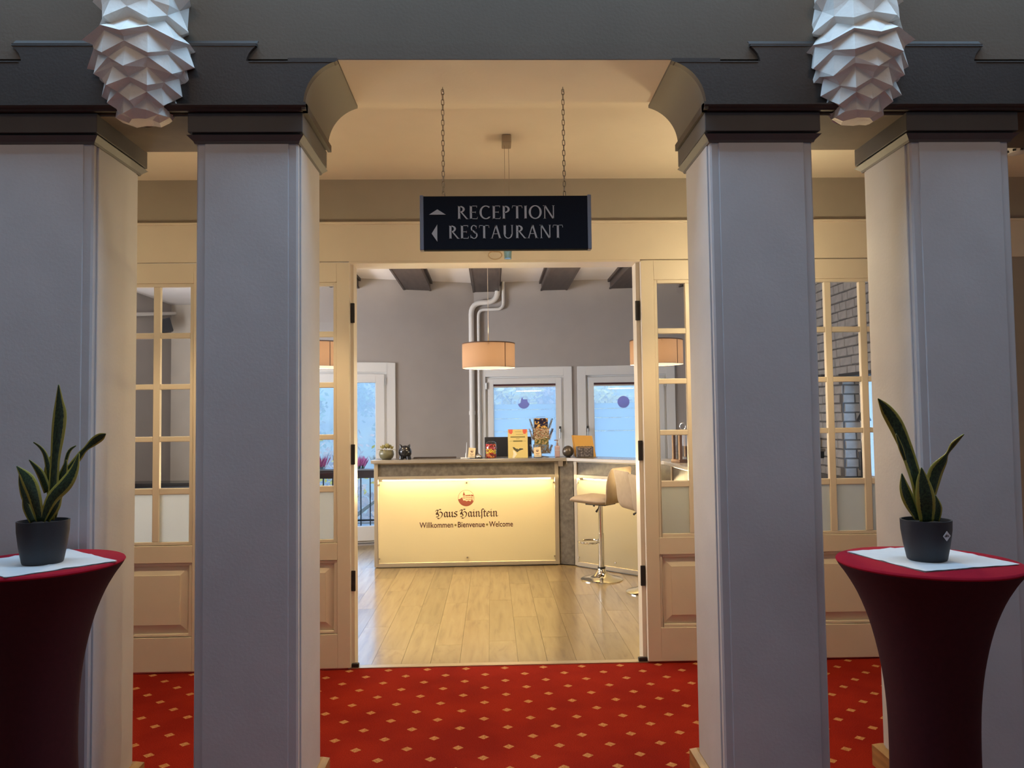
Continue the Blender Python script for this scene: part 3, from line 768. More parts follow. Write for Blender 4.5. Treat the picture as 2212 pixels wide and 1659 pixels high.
# ------------------------------------------------------------------ hanging sign
def caps(s, M, height, name, m, parent, tracking=.07, depth=.002):
    TH, TN, SF = .15, .07, .12
    mb = MB()
    def quad(a, b, c, d): mb.add([(p[0], 0, p[1]) for p in (a, b, c, d)], [(0, 1, 2, 3)], K)
    def line(x0, z0, x1, z1, w): quad((x0-w/2, z0), (x0+w/2, z0), (x1+w/2, z1), (x1-w/2, z1))
    def bar(x0, x1, z0, z1): quad((x0, z0), (x1, z0), (x1, z1), (x0, z1))
    def serif(x, z, up, w=SF): quad((x-w, z), (x+w, z), (x+w*.55, z+(.035 if up else -.035)), (x-w*.55, z+(.035 if up else -.035)))
    def arc(cx, cz, rx, rz, a0, a1, thick=TH, thin=TN, n=20):
        P = []
        for i in range(n+1):
            a = math.radians(a0+(a1-a0)*i/n); w = thin+(thick-thin)*abs(math.cos(a))**1.3
            P.append(((cx+(rx)*math.cos(a), cz+(rz)*math.sin(a)), (cx+(rx-w)*math.cos(a), cz+(rz-min(w, thin+.03))*math.sin(a))))
        for p, q in zip(P[:-1], P[1:]): quad(p[0], q[0], q[1], p[1])
    def stem(x): line(x, 0, x, 1, TH); serif(x, 0, True); serif(x, 1, False)
    def tick(x, z, h, lean=0): quad((x-.02, z), (x+.02, z), (x+.02+lean, z+h), (x-.005+lean, z+h))
    adv = {'R': .74, 'E': .62, 'C': .82, 'P': .62, 'T': .72, 'I': .30, 'O': .90, 'N': .88, 'S': .56, 'A': .80, 'U': .82}
    x = 0; tot = sum(adv[c]+tracking for c in s)-tracking
    for c in s:
        K = M @ Matrix.Translation(((x-tot/2)*height, -depth, 0)) @ Matrix.Diagonal((height, 1, height, 1))
        if c == 'R':
            stem(.13); arc(.16, .735, .36, .262, 90, -90); bar(.16, .22, .955, 1.0); bar(.16, .24, .473, .515)
            line(.30, .49, .66, 0.02, .12); bar(.60, .76, 0, .035)
        elif c == 'P':
            stem(.13); arc(.16, .72, .38, .28, 90, -90); bar(.16, .22, .955, 1.0); bar(.14, .24, .44, .482)
        elif c == 'E':
            stem(.13); bar(.13, .54, .955, 1); bar(.13, .46, .49, .535); bar(.13, .57, 0, .045)
            tick(.53, .86, .13, .01); tick(.445, .44, .14); quad((.53, .045), (.57, .0), (.60, .17), (.585, .17))
        elif c == 'C':
            arc(.47, .5, .44, .515, 52, 312); tick(.735, .74, .22, 0); bar(.715, .755, .74, .94); quad((.72, .10), (.78, .16), (.77, .20), (.70, .14))
        elif c == 'T':
            stem(.36); bar(.02, .70, .955, 1); quad((.02, 1), (.06, 1), (.03, .80), (.0, .80)); quad((.66, 1), (.70, 1), (.72, .80), (.69, .80))
        elif c == 'I': stem(.15)
        elif c == 'O': arc(.45, .5, .45, .515, 0, 360, n=36)
        elif c == 'N':
            line(.14, 0, .14, 1, TN); serif(.14, 0, True, .10); bar(.02, .2, .965, 1); line(.16, .97, .72, .0, .125); line(.74, 0, .74, 1, TN); serif(.74, 1, False, .10)
        elif c == 'S':
            arc(.27, .755, .22, .26, 40, 250, .09, .05); arc(.28, .265, .245, .28, 70, -150, .10, .05)
            quad((.10, .58), (.20, .66), (.47, .43), (.38, .36)); bar(.425, .46, .74, .96); bar(.035, .07, .05, .28)
        elif c == 'A':
            line(.11, 0, .40, 1, TN); line(.40, 1, .68, 0, .125); bar(.22, .56, .33, .375); serif(.11, 0, True, .10); serif(.69, 0, True, .13)
        elif c == 'U':
            line(.14, .3, .14, 1, TH); serif(.14, 1, False); line(.66, .3, .66, 1, TN); serif(.66, 1, False, .10); arc(.382, .32, .30, .335, 180, 360, .10, .06)
        x += adv[c]+tracking
    o = mb.build(name, m, parent, local=True, raw=True)
    k = max(abs(v.co.x-M.translation.x) for v in o.data.vertices)
    return o
SG = thing('hanging_sign', (.071, 3.268, 2.304), 'dark blue hanging sign reading RECEPTION and RESTAURANT on two chains', 'sign')
m_sign = mat('dark_blue_sign_face', (.006, .008, .017), .3, spec=.3)
m_letter = mat('pale_grey_lettering', (.66, .63, .60), .5)
Wd = .735/2; Hd = .236
MB().box(-Wd+.012, Wd-.012, -.010, .02, .003, Hd).build('board', mat('black_sign_edge', (.012, .012, .015), .9, spec=.05), SG, local=True)
MB().box(-Wd+.012, Wd-.012, -.012, -.0099, .004, Hd-.001).build('sign_face', m_sign, SG, local=True)
for s in (-1, 1): MB().box(s*(Wd-.006)-.008, s*(Wd-.006)+.008, -.017, .024, .001, Hd+.004).build('side_rail', mat('grey_side_rail', (.30, .33, .38), .7, spec=.1), SG, local=True, bevel=.003)
T = lambda x, z: Matrix.Translation((x, -.0125, z))
def sized(o, width, cx):
    xs = [v.co.x for v in o.data.vertices]; k = width/(max(xs)-min(xs)); c = (max(xs)+min(xs))/2
    for v in o.data.vertices: v.co.x = cx+(v.co.x-c)*k
sized(caps('RECEPTION', T(0, .135), .058, 'lettering', m_letter, SG), .420, .002)
sized(caps('RESTAURANT', T(0, .050), .058, 'lettering', m_letter, SG), .492, .0)
for tri in ([(-.330, .155), (-.258, .155), (-.294, .178)], [(-.295, .038), (-.295, .112), (-.319, .073)]):
    MB().prism(tri, -.0145, -.0115).build('direction_arrow', m_letter, SG, local=True)
def chain(x, z0, z1, parent, m):
    mb = MB(); pitch = .0225; n = int((z1-z0)/pitch); z = z0+.011
    for i in range(n+1):
        pts = []
        for k in range(12):
            a = 2*PI*k/12; u = .0055*math.cos(a); v = .0075*math.sin(a)+(.0062 if math.sin(a) > 0 else -.0062)
            pts.append((x+(u if i % 2 == 0 else u*.35), (u*.9 if i % 2 else .1*u), z+v))
        mb.tube(pts, .0017, 5, closed=True); z += pitch
    o = mb.build('chain', m, parent, smooth=True, local=True); o['kind'] = 'stuff'; return o
m_chain = mat('dull_steel_chain', (.40, .36, .30), .35, metal=.9)
for xx in (-.268, .256):
    chain(xx, Hd, 3.02-2.304-.02, SG, m_chain)
    MB().tube([(xx, 0, .720), (xx, 0, .70), (xx+.007, 0, .693), (xx, 0, .686), (xx-.006, 0, .692)], .002, 6).build('ceiling_hook', m_chain, SG, local=True)

# ------------------------------------------------------------------ lamps
m_canopy = mat('satin_nickel', (.42, .36, .30), .35, metal=.8)
m_cup = glass('pale_blue_lamp_glass', (.75, .9, 1), .9, .12, .05)
m_bulb = emis('lamp_bulb', (1, .85, .62), 6)
def passage_lamp(x, power, down, label):
    o = thing('passage_pendant', (x, 4.235, 2.47), label, 'pendant lamp')
    top = 3.16-2.47; kw = dict(parent=o, local=True)
    MB().box(-.026, .026, -.055, .055, top-.045, top-.001).build('canopy', m_canopy, bevel=.004, **kw)
    for s in (-1, 1): MB().cyl((s*.012, 0, .13), (s*.012, 0, top-.04), .0012, n=5).build('cable', m_canopy, **kw)
    MB().solid([(.012, .10), (.022, .105), (.022, .13), (.01, .14)], 16).build('lamp_holder', m_canopy, smooth=True, **kw)
    MB().lathe([(.021, .0), (.0225, .03), (.027, .075), (.034, .105), (.031, .105), (.0245, .075), (.0195, .03), (.018, .004), (.0, .004)], 20).build('glass_cup', m_cup, smooth=True, **kw)
    MB().sphere((0, 0, .078), .013, 12, 8).build('bulb', m_bulb, smooth=True, **kw)
    l = lamp('passage_light', 'POINT', (0, 0, 0), power, (1, .80, .47), .05); l.parent = o; l.location = (0, 0, -.05)
    l = lamp('passage_added_spot', 'SPOT', (0, 0, 0), down, (1, .72, .38), .06); l.parent = o; l.location = (0, 0, -.03)  # extra spot added under each pendant for the lower doors and carpet
    return o
passage_lamp(.101, 5.0, 26, 'slim pendant with a blue glass tip hanging behind the sign on a box canopy')
passage_lamp(1.56, 21, 26, 'assumed pendant hidden behind the pillar right of the open doorway')  # this lamp and the next two are unseen, assumed for the passage light
passage_lamp(-1.37, 5, 26, 'assumed pendant hidden behind the pillar left of the open doorway')
passage_lamp(-3.0, 12, 22, 'assumed pendant in the passage beyond the far left pillar')
ring = MB(); pts = [(.036+.043*math.cos(2*PI*i/24), 4.928-.012*(1-math.sin(2*PI*i/24)), 2.640+.030*math.sin(2*PI*i/24)) for i in range(24)]
ring.tube(pts, .004, 6, closed=True); ring.box(.0, .07, 4.925, 4.94, 2.664, 2.676)
tag(ring.build('door_ring', mat('pale_wood_ring', (.55, .42, .28), .4), smooth=True), 'small pale ring fixed on the door lintel just below the sign', 'ring')
det = thing('smoke_detector', (3.155, 4.42, 3.1595), 'round white smoke detector on the passage ceiling at the right edge', 'smoke detector')
MB().solid([(.055, 0), (.055, -.012), (.045, -.035), (.02, -.042)], 24).build('housing', m_winwhite, det, smooth=True, local=True)
for k in range(8):
    a = k*PI/4; MB().box(-.008, .008, -.004, .004, -.03, -.018, Matrix.Rotation(a, 4, 'Z') @ Matrix.Translation((0, -.051, 0))).build('vent', m_black, det, local=True)

m_shade = frost('linen_lamp_shade', (.38, .25, .165), .018, .0)
m_diff = emis('lamp_diffuser_glow', (1, .84, .56), 1.25)
m_shade_in = mat('shade_lining', (.85, .78, .66), .7)
def drum(x, y, z, label, power):
    o = thing('drum_pendant_lamp', (x, y, z), label, 'pendant lamp', 'drum pendants over the reception counter')
    kw = dict(parent=o, local=True); R = .245; H = .228
    MB().lathe([(R, 0), (R, H)], 48).build('shade', m_shade, smooth=True, **kw)
    MB().lathe([(R+.002, H-.008), (R+.002, H+.002), (R-.003, H+.002), (R-.003, H-.008)], 48).build('top_hem', mat('dark_hem', (.12, .07, .05), .8), smooth=True, **kw)
    MB().box(-.003, .003, -R-.0025, -R+.004, 0, H, Matrix.Rotation(math.radians(38), 4, 'Z')).build('seam', mat('dark_seam', (.16, .09, .06), .8), **kw)
    MB().disc(R-.004, .006, 48).build('diffuser', m_diff, **kw)
    MB().cyl((0, 0, H-.02), (0, 0, H+.09), .008, .003, n=8).build('stem', m_brass, **kw)
    MB().cyl((0, 0, H+.07), (0, 0, HC-z-(.12 if abs(x) < .2 else .0)), .0022, n=5).build('cable', mat('pale_cable', (.5, .45, .38), .6), **kw)
    MB().box(-R+.004, R-.004, -.004, .004, H-.03, H-.024).box(-.004, .004, -R+.004, R-.004, H-.03, H-.024).build('shade_spider', m_steel, **kw)
    l = lamp('drum_lamp_light', 'POINT', (0, 0, 0), power, (1, .74, .44), .06); l.parent = o; l.location = (0, 0, .115)
    l2 = lamp('drum_lamp_downlight', 'AREA', (0, 0, 0), power*.12, (1, .78, .50), .44); l2.data.shape = 'DISK'; l2.parent = o; l2.location = (0, 0, -.002)
    return o
drum(-.022, 7.1, 2.05, 'beige linen drum pendant in the middle of the open doorway', 160)
drum(1.55, 7.1, 2.066, 'beige linen drum pendant seen through the pane of the right door leaf', 160)
drum(-1.60, 7.1, 2.075, 'beige linen drum pendant seen through the pane of the left door leaf', 160)

# ------------------------------------------------------------------ pipes on the back wall
def pipe(pts, r, label, F, joints=()):
    P = [F @ Vector(p) if F else Vector(p) for p in pts]
    o = thing('wall_pipe', P[0], label, 'pipe')
    MB().tube(P, r, 12).build('pipe_run', m_pipe, o, smooth=True)
    for (p, d) in joints:
        p = F @ Vector(p) if F else Vector(p)
        MB().cyl(p-Vector(d)*.5, p+Vector(d)*.5, r*1.22, n=12).build('collar', m_pipe, o, smooth=True)
def bend(a, b, c, r, n=6):
    a, b, c = Vector(a), Vector(b), Vector(c); u = (a-b).normalized(); v = (c-b).normalized(); out = []
    p, q = b+u*r, b+v*r
    for i in range(n+1):
        t = i/n; out.append((p*(1-t)+b*t)*(1-t)+(b*(1-t)+q*t)*t)
    return out
P = [(.325, -.05, 3.34)]+bend((.325, -.05, 3.34), (.325, -.05, 3.125), (-.03, -.05, 3.125), .15)+bend((.325, -.05, 3.125), (-.03, -.05, 3.125), (-.03, -.05, .0), .16)+[(-.03, -.05, .0)]
pipe(P, .036, 'thick white pipe bending down the back wall from the middle beam', FR, [((-.03, -.05, 1.66), (0, 0, .05))])
P = [(.40, -.04, HC)]+bend((.40, -.04, HC), (.40, -.04, 3.03), (.075, -.04, 3.03), .09)+bend((.40, -.04, 3.03), (.065, -.04, 3.03), (.065, -.04, 0), .09)+[(.065, -.04, 0)]
pipe(P, .021, 'thin white pipe beside the thick one, running down to the left window edge', FR, [((.065, -.04, 1.66), (0, 0, .05))])
pipe([(-4.87, 9.6, 2.93), (-4.87, 11.86, 3.265)], .028, 'white pipe along the wall seen through the upper left door panes', None, [((-4.87, 10.35, 3.04), (0, .06, .008))])

# ------------------------------------------------------------------ things on the counter
TZ = 1.150
m_olive = mat('olive_ceramic', (.12, .11, .06), .35)
o = thing('planted_bowl', (-1.151, 8.40, TZ), 'olive round bowl with dry yellow succulents at the left counter end', 'planter')
MB().solid([(.045, 0), (.070, .02), (.083, .055), (.078, .085), (.068, .10), (.06, .096)], 24).build('bowl', m_olive, o, smooth=True, local=True)
r = random.Random(5); m_succ = mat('yellow_green_succulent', (.30, .26, .09), .6, var=.3, scale=30)
for k in range(20):
    a = r.uniform(0, 2*PI); q = math.sqrt(r.random())*.062; x, y = q*math.cos(a), q*math.sin(a); z = .108+.05*(1-q/.075)
    mb = MB()
    for i in range(7):
        b = i*2*PI/7+r.random(); mb.tube([(x, y, z), (x+.012*math.cos(b), y+.012*math.sin(b), z+.014), (x+.017*math.cos(b), y+.017*math.sin(b), z+.026)], [.004, .005, .001], 5)
    mb.build('succulent', m_succ, o, smooth=True, local=True)
for k in range(7):
    mb = MB(); a = r.uniform(0, 2*PI); mb.tube([(.06*math.cos(a), .06*math.sin(a), .10), (.10*math.cos(a), .10*math.sin(a), .112), (.125*math.cos(a), .125*math.sin(a), r.uniform(.06, .12))], [.003, .0025, .001], 5)
    mb.build('trailing_stem', m_succ, o, smooth=True, local=True)

m_blk = mat('glossy_black_ceramic', (.010, .010, .012), .18)
o = thing('animal_money_box', (-.949, 8.40, TZ), 'round glossy black animal figurine with pointed ears on the counter', 'figurine')
mb = MB(); mb.sphere((0, 0, .078), .072, 24, 16, (1, .95, 1))
mb.build('body', m_blk, o, smooth=True, local=True)
for sx_ in (-1, 1):
    MB().tube([(sx_*.036, -.012, .128), (sx_*.047, -.012, .148), (sx_*.056, -.016, .164)], [.019, .014, .002], 8).build('ear', m_blk, o, smooth=True, local=True)
    MB().tube([(sx_*.036, -.03, .03), (sx_*.040, -.035, .0)], [.024, .022], 10).build('foot', m_blk, o, smooth=True, local=True)
    MB().tube([(sx_*.036, .03, .03), (sx_*.040, .035, .0)], [.024, .022], 10).build('foot', m_blk, o, smooth=True, local=True)
    MB().sphere((sx_*.021, -.057, .120), .0065, 8, 6).build('eye', mat('white_eye', (.8, .75, .6), .3), o, smooth=True, local=True)
MB().cyl((0, -.062, .085), (0, -.084, .082), .020, .019, n=14).build('snout', m_blk, o, smooth=True, local=True)
tag(MB().box(-.87, -.40, 8.50, 8.62, TZ, TZ+.012).build('desk_mat', mat('dark_mat', (.04, .025, .02), .6), bevel=.002), 'flat dark pad on the counter to the right of the black figurine', 'pad')

m_card = mat('cream_card', (.74, .58, .34), .6)
m_acr = glass('clear_acrylic', (.95, .97, 1), .9, .08)
o = thing('pen_stand', (-.292, 8.36, TZ), 'white pen stand holding one upright pen by the bell', 'pen stand')
MB().box(-.05, .05, -.03, .03, 0, .012).build('base', m_winwhite, o, local=True, bevel=.003)
MB().cyl((.012, 0, .01), (.012, 0, .06), .011, .008).build('holder', m_steel, o, local=True, smooth=True)
MB().cyl((.012, 0, .05), (.018, 0, .175), .0045, .003, n=8).build('pen', m_alu, o, local=True, smooth=True)
def card_holder(x, y, label, tilt, mirror=1):
    o = thing('card_holder', (x, y, TZ), label, 'card holder', rz=0)
    Mx = Matrix.Rotation(math.radians(-12), 4, 'X') @ Matrix.Rotation(math.radians(tilt), 4, 'Y')
    MB().box(-.04, .04, -.028, .03, 0, .006).box(-.045, .045, -.03, -.026, 0, .03).build('acrylic_base', m_acr, o, local=True)
    MB().box(-.038, .038, -.004, .012, .008, .116, Mx).build('card_stack', m_card, o, local=True)
    emblem(Mx @ Matrix.Translation((0, -.0045, .082)), .016, o, 'card_emblem', m_ink)
    MB().box(-.02, .02, -.0055, -.0048, .045, .049, Mx).box(-.012, .012, -.0055, -.0048, .03, .033, Mx).build('card_print', m_ink, o, local=True)
card_holder(-.226, 8.35, 'small cream card stand between the pen and the bell', 6)
card_holder(.497, 8.30, 'small cream card stand in front of the postcard rack', -3)
o = thing('reception_bell', (-.145, 8.36, TZ), 'chrome reception bell on a black base', 'bell')
MB().solid([(.042, 0), (.042, .008), (.036, .014)], 24).build('base', m_black, o, local=True, smooth=True)
MB().lathe([(.036, .016), (.033, .032), (.02, .043), (.004, .047)], 24).build('dome', m_chrome, o, local=True, smooth=True)
MB().solid([(.004, .046), (.006, .052), (.003, .056)], 12).build('button', m_chrome, o, local=True, smooth=True)

o = thing('sweet_jar', (-.009, 8.38, TZ), 'glass jar full of red and yellow sweets', 'jar')
MB().lathe([(.052, 0), (.062, .02), (.064, .12), (.058, .155), (.054, .16)], 28).disc(.052, .001, 28).build('glass_body', m_acr, o, local=True, smooth=True)
MB().lathe([(.055, .162), (.05, .172), (.03, .182), (.0, .184)], 28).build('lid', m_acr, o, local=True, smooth=True)
cols = [mat('sweet_'+n_, c_, .3) for n_, c_ in (('red', (.5, .03, .02)), ('orange', (.65, .2, .02)), ('yellow', (.7, .5, .03)), ('dark_red', (.25, .02, .015)))]
r = random.Random(2)
for z in range(11):
    k = 12
    for i in range(k):
        a = 2*PI*(i+.5*(z % 2))/k; rad = .047+r.uniform(-.003, .004)
        mb = MB(); mb.sphere((rad*math.cos(a), rad*math.sin(a), .014+z*.0132), .0125, 8, 6, (1, 1, .85))
        c_ = cols[2 if z in (3, 4, 5, 6) and 6 <= i <= 11 and r.random() < .75 else r.choice((0, 0, 1, 3))]
        if i >= k/2: mb.build('sweet', c_, o, smooth=True, local=True)
MB().cyl((0, 0, .004), (0, 0, .15), .042, n=16).build('sweet_filling', cols[0], o, local=True, smooth=True)

o = thing('computer_monitor', (.19, 8.98, .0), 'dark monitor standing behind the sweet jar and the yellow notice', 'monitor')
m_scr = mat('monitor_back', (.012, .012, .016), .45)
MB().box(-.275, .275, -.02, .02, 1.10, 1.365).build('screen', m_scr, o, local=True, bevel=.006)
MB().box(-.275, .275, -.024, -.018, 1.10, 1.135).build('lower_bezel', mat('grey_bezel', (.2, .19, .19), .4), o, local=True)
MB().box(-.03, .03, .0, .03, .80, 1.12).box(-.12, .12, -.08, .1, .80, .815).build('stand', m_scr, o, local=True, bevel=.004)
tag(MB().box(-.9, 1.0, 8.75, 9.2, .75, .795).box(-.88, -.84, 8.77, 9.18, 0, .76).box(.94, .98, 8.77, 9.18, 0, .76).build('back_desk', m_oak), 'low desk behind the reception counter carrying the monitor', 'desk')

o = thing('notice_stand', (.284, 8.36, TZ), 'yellow printed notice with a bat picture standing on the counter', 'notice')
Mx = Matrix.Rotation(math.radians(-7), 4, 'X')
MB().box(-.108, .108, 0, .004, 0, .312, Mx).build('sheet', mat('yellow_notice_paper', (.66, .52, .18), .5), o, local=True)
MB().box(-.112, .112, .005, .008, 0, .316, Mx).box(-.112, .112, 0, .08, 0, .004).build('acrylic_stand', m_acr, o, local=True)
m_pr = mat('olive_text', (.16, .13, .03), .6); m_red = mat('red_corner', (.62, .10, .05), .5)
pr = MB()
for (a, b, za, zb) in ((-.08, .08, .222, .234), (-.02, .02, .206, .210), (-.09, -.05, .182, .185), (.05, .09, .182, .185), (-.05, .05, .176, .190), (-.03, .04, .285, .288), (-.02, .06, .255, .258)): pr.box(a, b, -.001, .0, za, zb, Mx)
pr.build('print_line', m_pr, o, local=True)
MB().box(-.1, -.055, -.0012, 0, .275, .312, Mx).box(.055, .1, -.0012, 0, .275, .312, Mx).box(-.09, -.062, -.0012, 0, .262, .28, Mx).box(.062, .09, -.0012, 0, .262, .28, Mx).build('red_corner_print', m_red, o, local=True)
MB().prism([(-.058, .118), (-.05, .098), (-.03, .078), (-.012, .064), (-.004, .062), (.01, .075), (.035, .085), (.062, .092), (.05, .102), (.02, .104), (.004, .092), (-.004, .100), (-.02, .100), (-.04, .116)], -.0015, 0, Mx).build('bat_picture', mat('dark_olive_bat', (.05, .045, .02), .6), o, local=True)
MB().prism([(-.055, .085), (-.03, .072), (-.012, .04), (-.04, .0), (-.062, .0), (-.05, .04)], -.0012, 0, Mx).build('pale_flame_print', mat('pale_print', (.8, .74, .55), .5), o, local=True)

# postcard rack: four-sided tower of wire pockets
o = thing('postcard_rack', (.545, 8.47, TZ), 'revolving wire rack filled with postcards in front of the window', 'postcard rack')
MB().solid([(.085, 0), (.085, .006), (.02, .014)], 28).build('base', m_steel, o, local=True, smooth=True)
MB().cyl((0, 0, .01), (0, 0, .43), .006, n=8).build('pole', m_steel, o, local=True, smooth=True)
def printm(name, cols_, sc, sh=0):
    m = bpy.data.materials.new(name); m.use_nodes = True; n = m.node_tree.nodes; l = m.node_tree.links; p = n['Principled BSDF']; p.inputs['Roughness'].default_value = .3
    t = n.new('ShaderNodeTexCoord'); v = n.new('ShaderNodeTexNoise'); v.inputs['Scale'].default_value = sc; v.inputs['Detail'].default_value = 2; l.new(t.outputs['Object'], v.inputs['Vector'])
    r_ = n.new('ShaderNodeValToRGB'); r_.color_ramp.interpolation = 'CONSTANT'; l.new(v.outputs[0], r_.inputs[0])
    r_.color_ramp.elements[0].color = (*cols_[0], 1); r_.color_ramp.elements[1].position = .43+sh; r_.color_ramp.elements[1].color = (*cols_[1], 1)
    for i, c_ in enumerate(cols_[2:]):
        e = r_.color_ramp.elements.new(.5+sh+.07*i); e.color = (*c_, 1)
    l.new(r_.outputs[0], p.inputs['Base Color']); return m
pm1 = printm('night_postcard', [(.01, .012, .04), (.03, .03, .07), (.55, .30, .06), (.75, .55, .2)], 34, .06)
pm2 = printm('town_postcard', [(.45, .36, .26), (.30, .10, .05), (.08, .10, .04), (.62, .55, .42)], 52)
pm3 = printm('meadow_postcard', [(.04, .06, .02), (.12, .12, .04), (.30, .20, .08), (.45, .36, .2)], 40)
pm4 = printm('plain_postcard_edge', [(.05, .035, .03), (.10, .06, .04), (.22, .2, .2), (.3, .3, .32)], 40)
pm5 = printm('sky_postcard', [(.10, .16, .25), (.30, .36, .42), (.06, .05, .04), (.2, .15, .1)], 34)
for side in range(4):
    Rz = Matrix.Rotation(side*PI/2, 4, 'Z')
    for tier, (z0, hgt, wd_, mm) in enumerate(((.315, .115, .145, pm1), (.195, .125, .170, pm2), (.125, .085, .155, pm3), (.045, .095, .165, pm5))):
        if side and tier == 2: continue
        Mx = Rz @ Matrix.Translation((0, -.062 if side == 0 else -.088, z0)) @ Matrix.Rotation(math.radians(10 if side == 0 else 19), 4, 'X')
        MB().box(-wd_/2, wd_/2, -.006, .006, 0, hgt, Mx).build('postcard_stack', mm if side == 0 else (pm4 if tier % 2 else pm5), o, local=True)
        q = [Mx @ Vector(p) for p in ((-wd_/2-.004, -.012, hgt*.5), (-wd_/2-.004, -.012, -.006), (wd_/2+.004, -.012, -.006), (wd_/2+.004, -.012, hgt*.5))]
        MB().tube(q, .0018, 5).build('wire_pocket', m_alu, o, local=True)
MB().tube([(-.05, 0, .42), (-.045, 0, .445), (.045, 0, .445), (.05, 0, .42)], .0022, 6).build('top_wire', m_alu, o, local=True)

o = thing('soap_dispenser', (.715, 8.38, TZ), 'slim pinkish pump bottle beside the dark ball', 'dispenser')
MB().box(-.028, .028, -.02, .02, .0, .125).build('bottle', mat('pink_tinted_plastic', (.46, .33, .32), .3), o, local=True, bevel=.008)
MB().box(-.0285, .0285, -.0205, .0205, .075, .08).build('label_band', m_alu, o, local=True)
MB().cyl((0, 0, .125), (0, 0, .155), .012, .01).cyl((0, 0, .155), (0, 0, .182), .004).box(-.032, .012, -.006, .006, .180, .190).build('pump', mat('brown_pump', (.25, .14, .1), .4), o, local=True, smooth=True)
o = thing('ball_ornament', (.828, 8.33, TZ), 'dark bronze ball ornament on the counter', 'ornament')
MB().sphere((0, 0, .064), .063, 32, 20).build('ball', mat('dark_bronze', (.10, .085, .07), .32, metal=.7), o, local=True, smooth=True)
MB().solid([(.03, 0), (.026, .006)], 20).build('foot', m_black, o, local=True)
o = thing('leaflet_box', (1.0, 8.24, TZ), 'black wire letter tray with papers in front of the orange folder', 'tray')
m_wire = mat('dark_wire_mesh', (.05, .04, .035), .5)
mb = MB(); W_, D_, H_ = .085, .05, .115
for zz in (.012, .045, .08, H_):
    mb.tube([(-W_, -D_, zz), (W_, -D_, zz), (W_, D_, zz), (-W_, D_, zz)], .003, 5, closed=True)
for i in range(11): mb.cyl((-W_+i*W_*.2, -D_, .012), (-W_+i*W_*.2, -D_, H_+(.012 if i % 2 else 0)), .0026, n=5)
for s_ in (-1, 1):
    for i in range(5): mb.cyl((s_*W_, -D_+i*D_*.5, .012), (s_*W_, -D_+i*D_*.5, H_), .0026, n=5)
mb.build('wire_basket', m_wire, o, local=True)
MB().box(-W_+.006, W_-.006, -.03, .0, .012, .105).build('leaflet_bundle', printm('dark_leaflets', [(.06, .045, .04), (.14, .1, .09), (.3, .24, .22), (.4, .34, .3)], 45), o, local=True)
MB().box(-W_-.02, W_+.04, -.075, .06, 0, .008).build('acrylic_base', m_acr, o, local=True)
o = thing('orange_folder', (1.005, 8.36, TZ), 'ochre folder leaning upright behind the wire letter tray', 'folder')
Mx = Matrix.Rotation(math.radians(-14), 4, 'X')
MB().prism([(-.10, .004), (.135, 0), (.10, .235), (-.125, .245)], 0, .012, Mx).build('cover', mat('ochre_card', (.52, .27, .04), .55), o, local=True)
MB().prism([(-.092, .006), (-.086, .006), (-.108, .243), (-.114, .243)], -.002, 0, Mx).build('spine_crease', mat('ochre_shadow', (.30, .15, .03), .6), o, local=True)

m_wood = mat('brown_lantern_wood', (.14, .065, .03), .5, var=.3, scale=14, stretch=(1, 1, .3))
o = thing('wooden_lantern', (1.79, 7.13, TZ), 'brown wooden lantern seen through the right door pane', 'lantern', rz=.25)
a = .075
MB().box(-a-.01, a+.01, -a-.01, a+.01, 0, .03).build('base', m_wood, o, local=True, bevel=.003)
for sx_ in (-1, 1):
    for sy in (-1, 1): MB().box(sx_*(a-.012)-.013, sx_*(a-.012)+.013, sy*(a-.012)-.013, sy*(a-.012)+.013, .03, .28).build('post', m_wood, o, local=True)
MB().box(-a, a, -a, a, .28, .305).build('roof', m_wood, o, local=True, bevel=.003)
for k in range(4): MB().box(-a+.026, a-.026, -.001, .001, .03, .28, Matrix.Rotation(k*PI/2, 4, 'Z') @ Matrix.Translation((0, -a+.008, 0))).build('pane', m_glass, o, local=True)
MB().tube([(.03*math.cos(2*PI*i/16), 0, .335+.03*math.sin(2*PI*i/16)) for i in range(16)], .004, 6, closed=True).build('ring_handle', m_alu, o, local=True, smooth=True)
MB().solid([(.03, .03), (.03, .05)], 16).build('candle', m_winwhite, o, local=True, smooth=True)

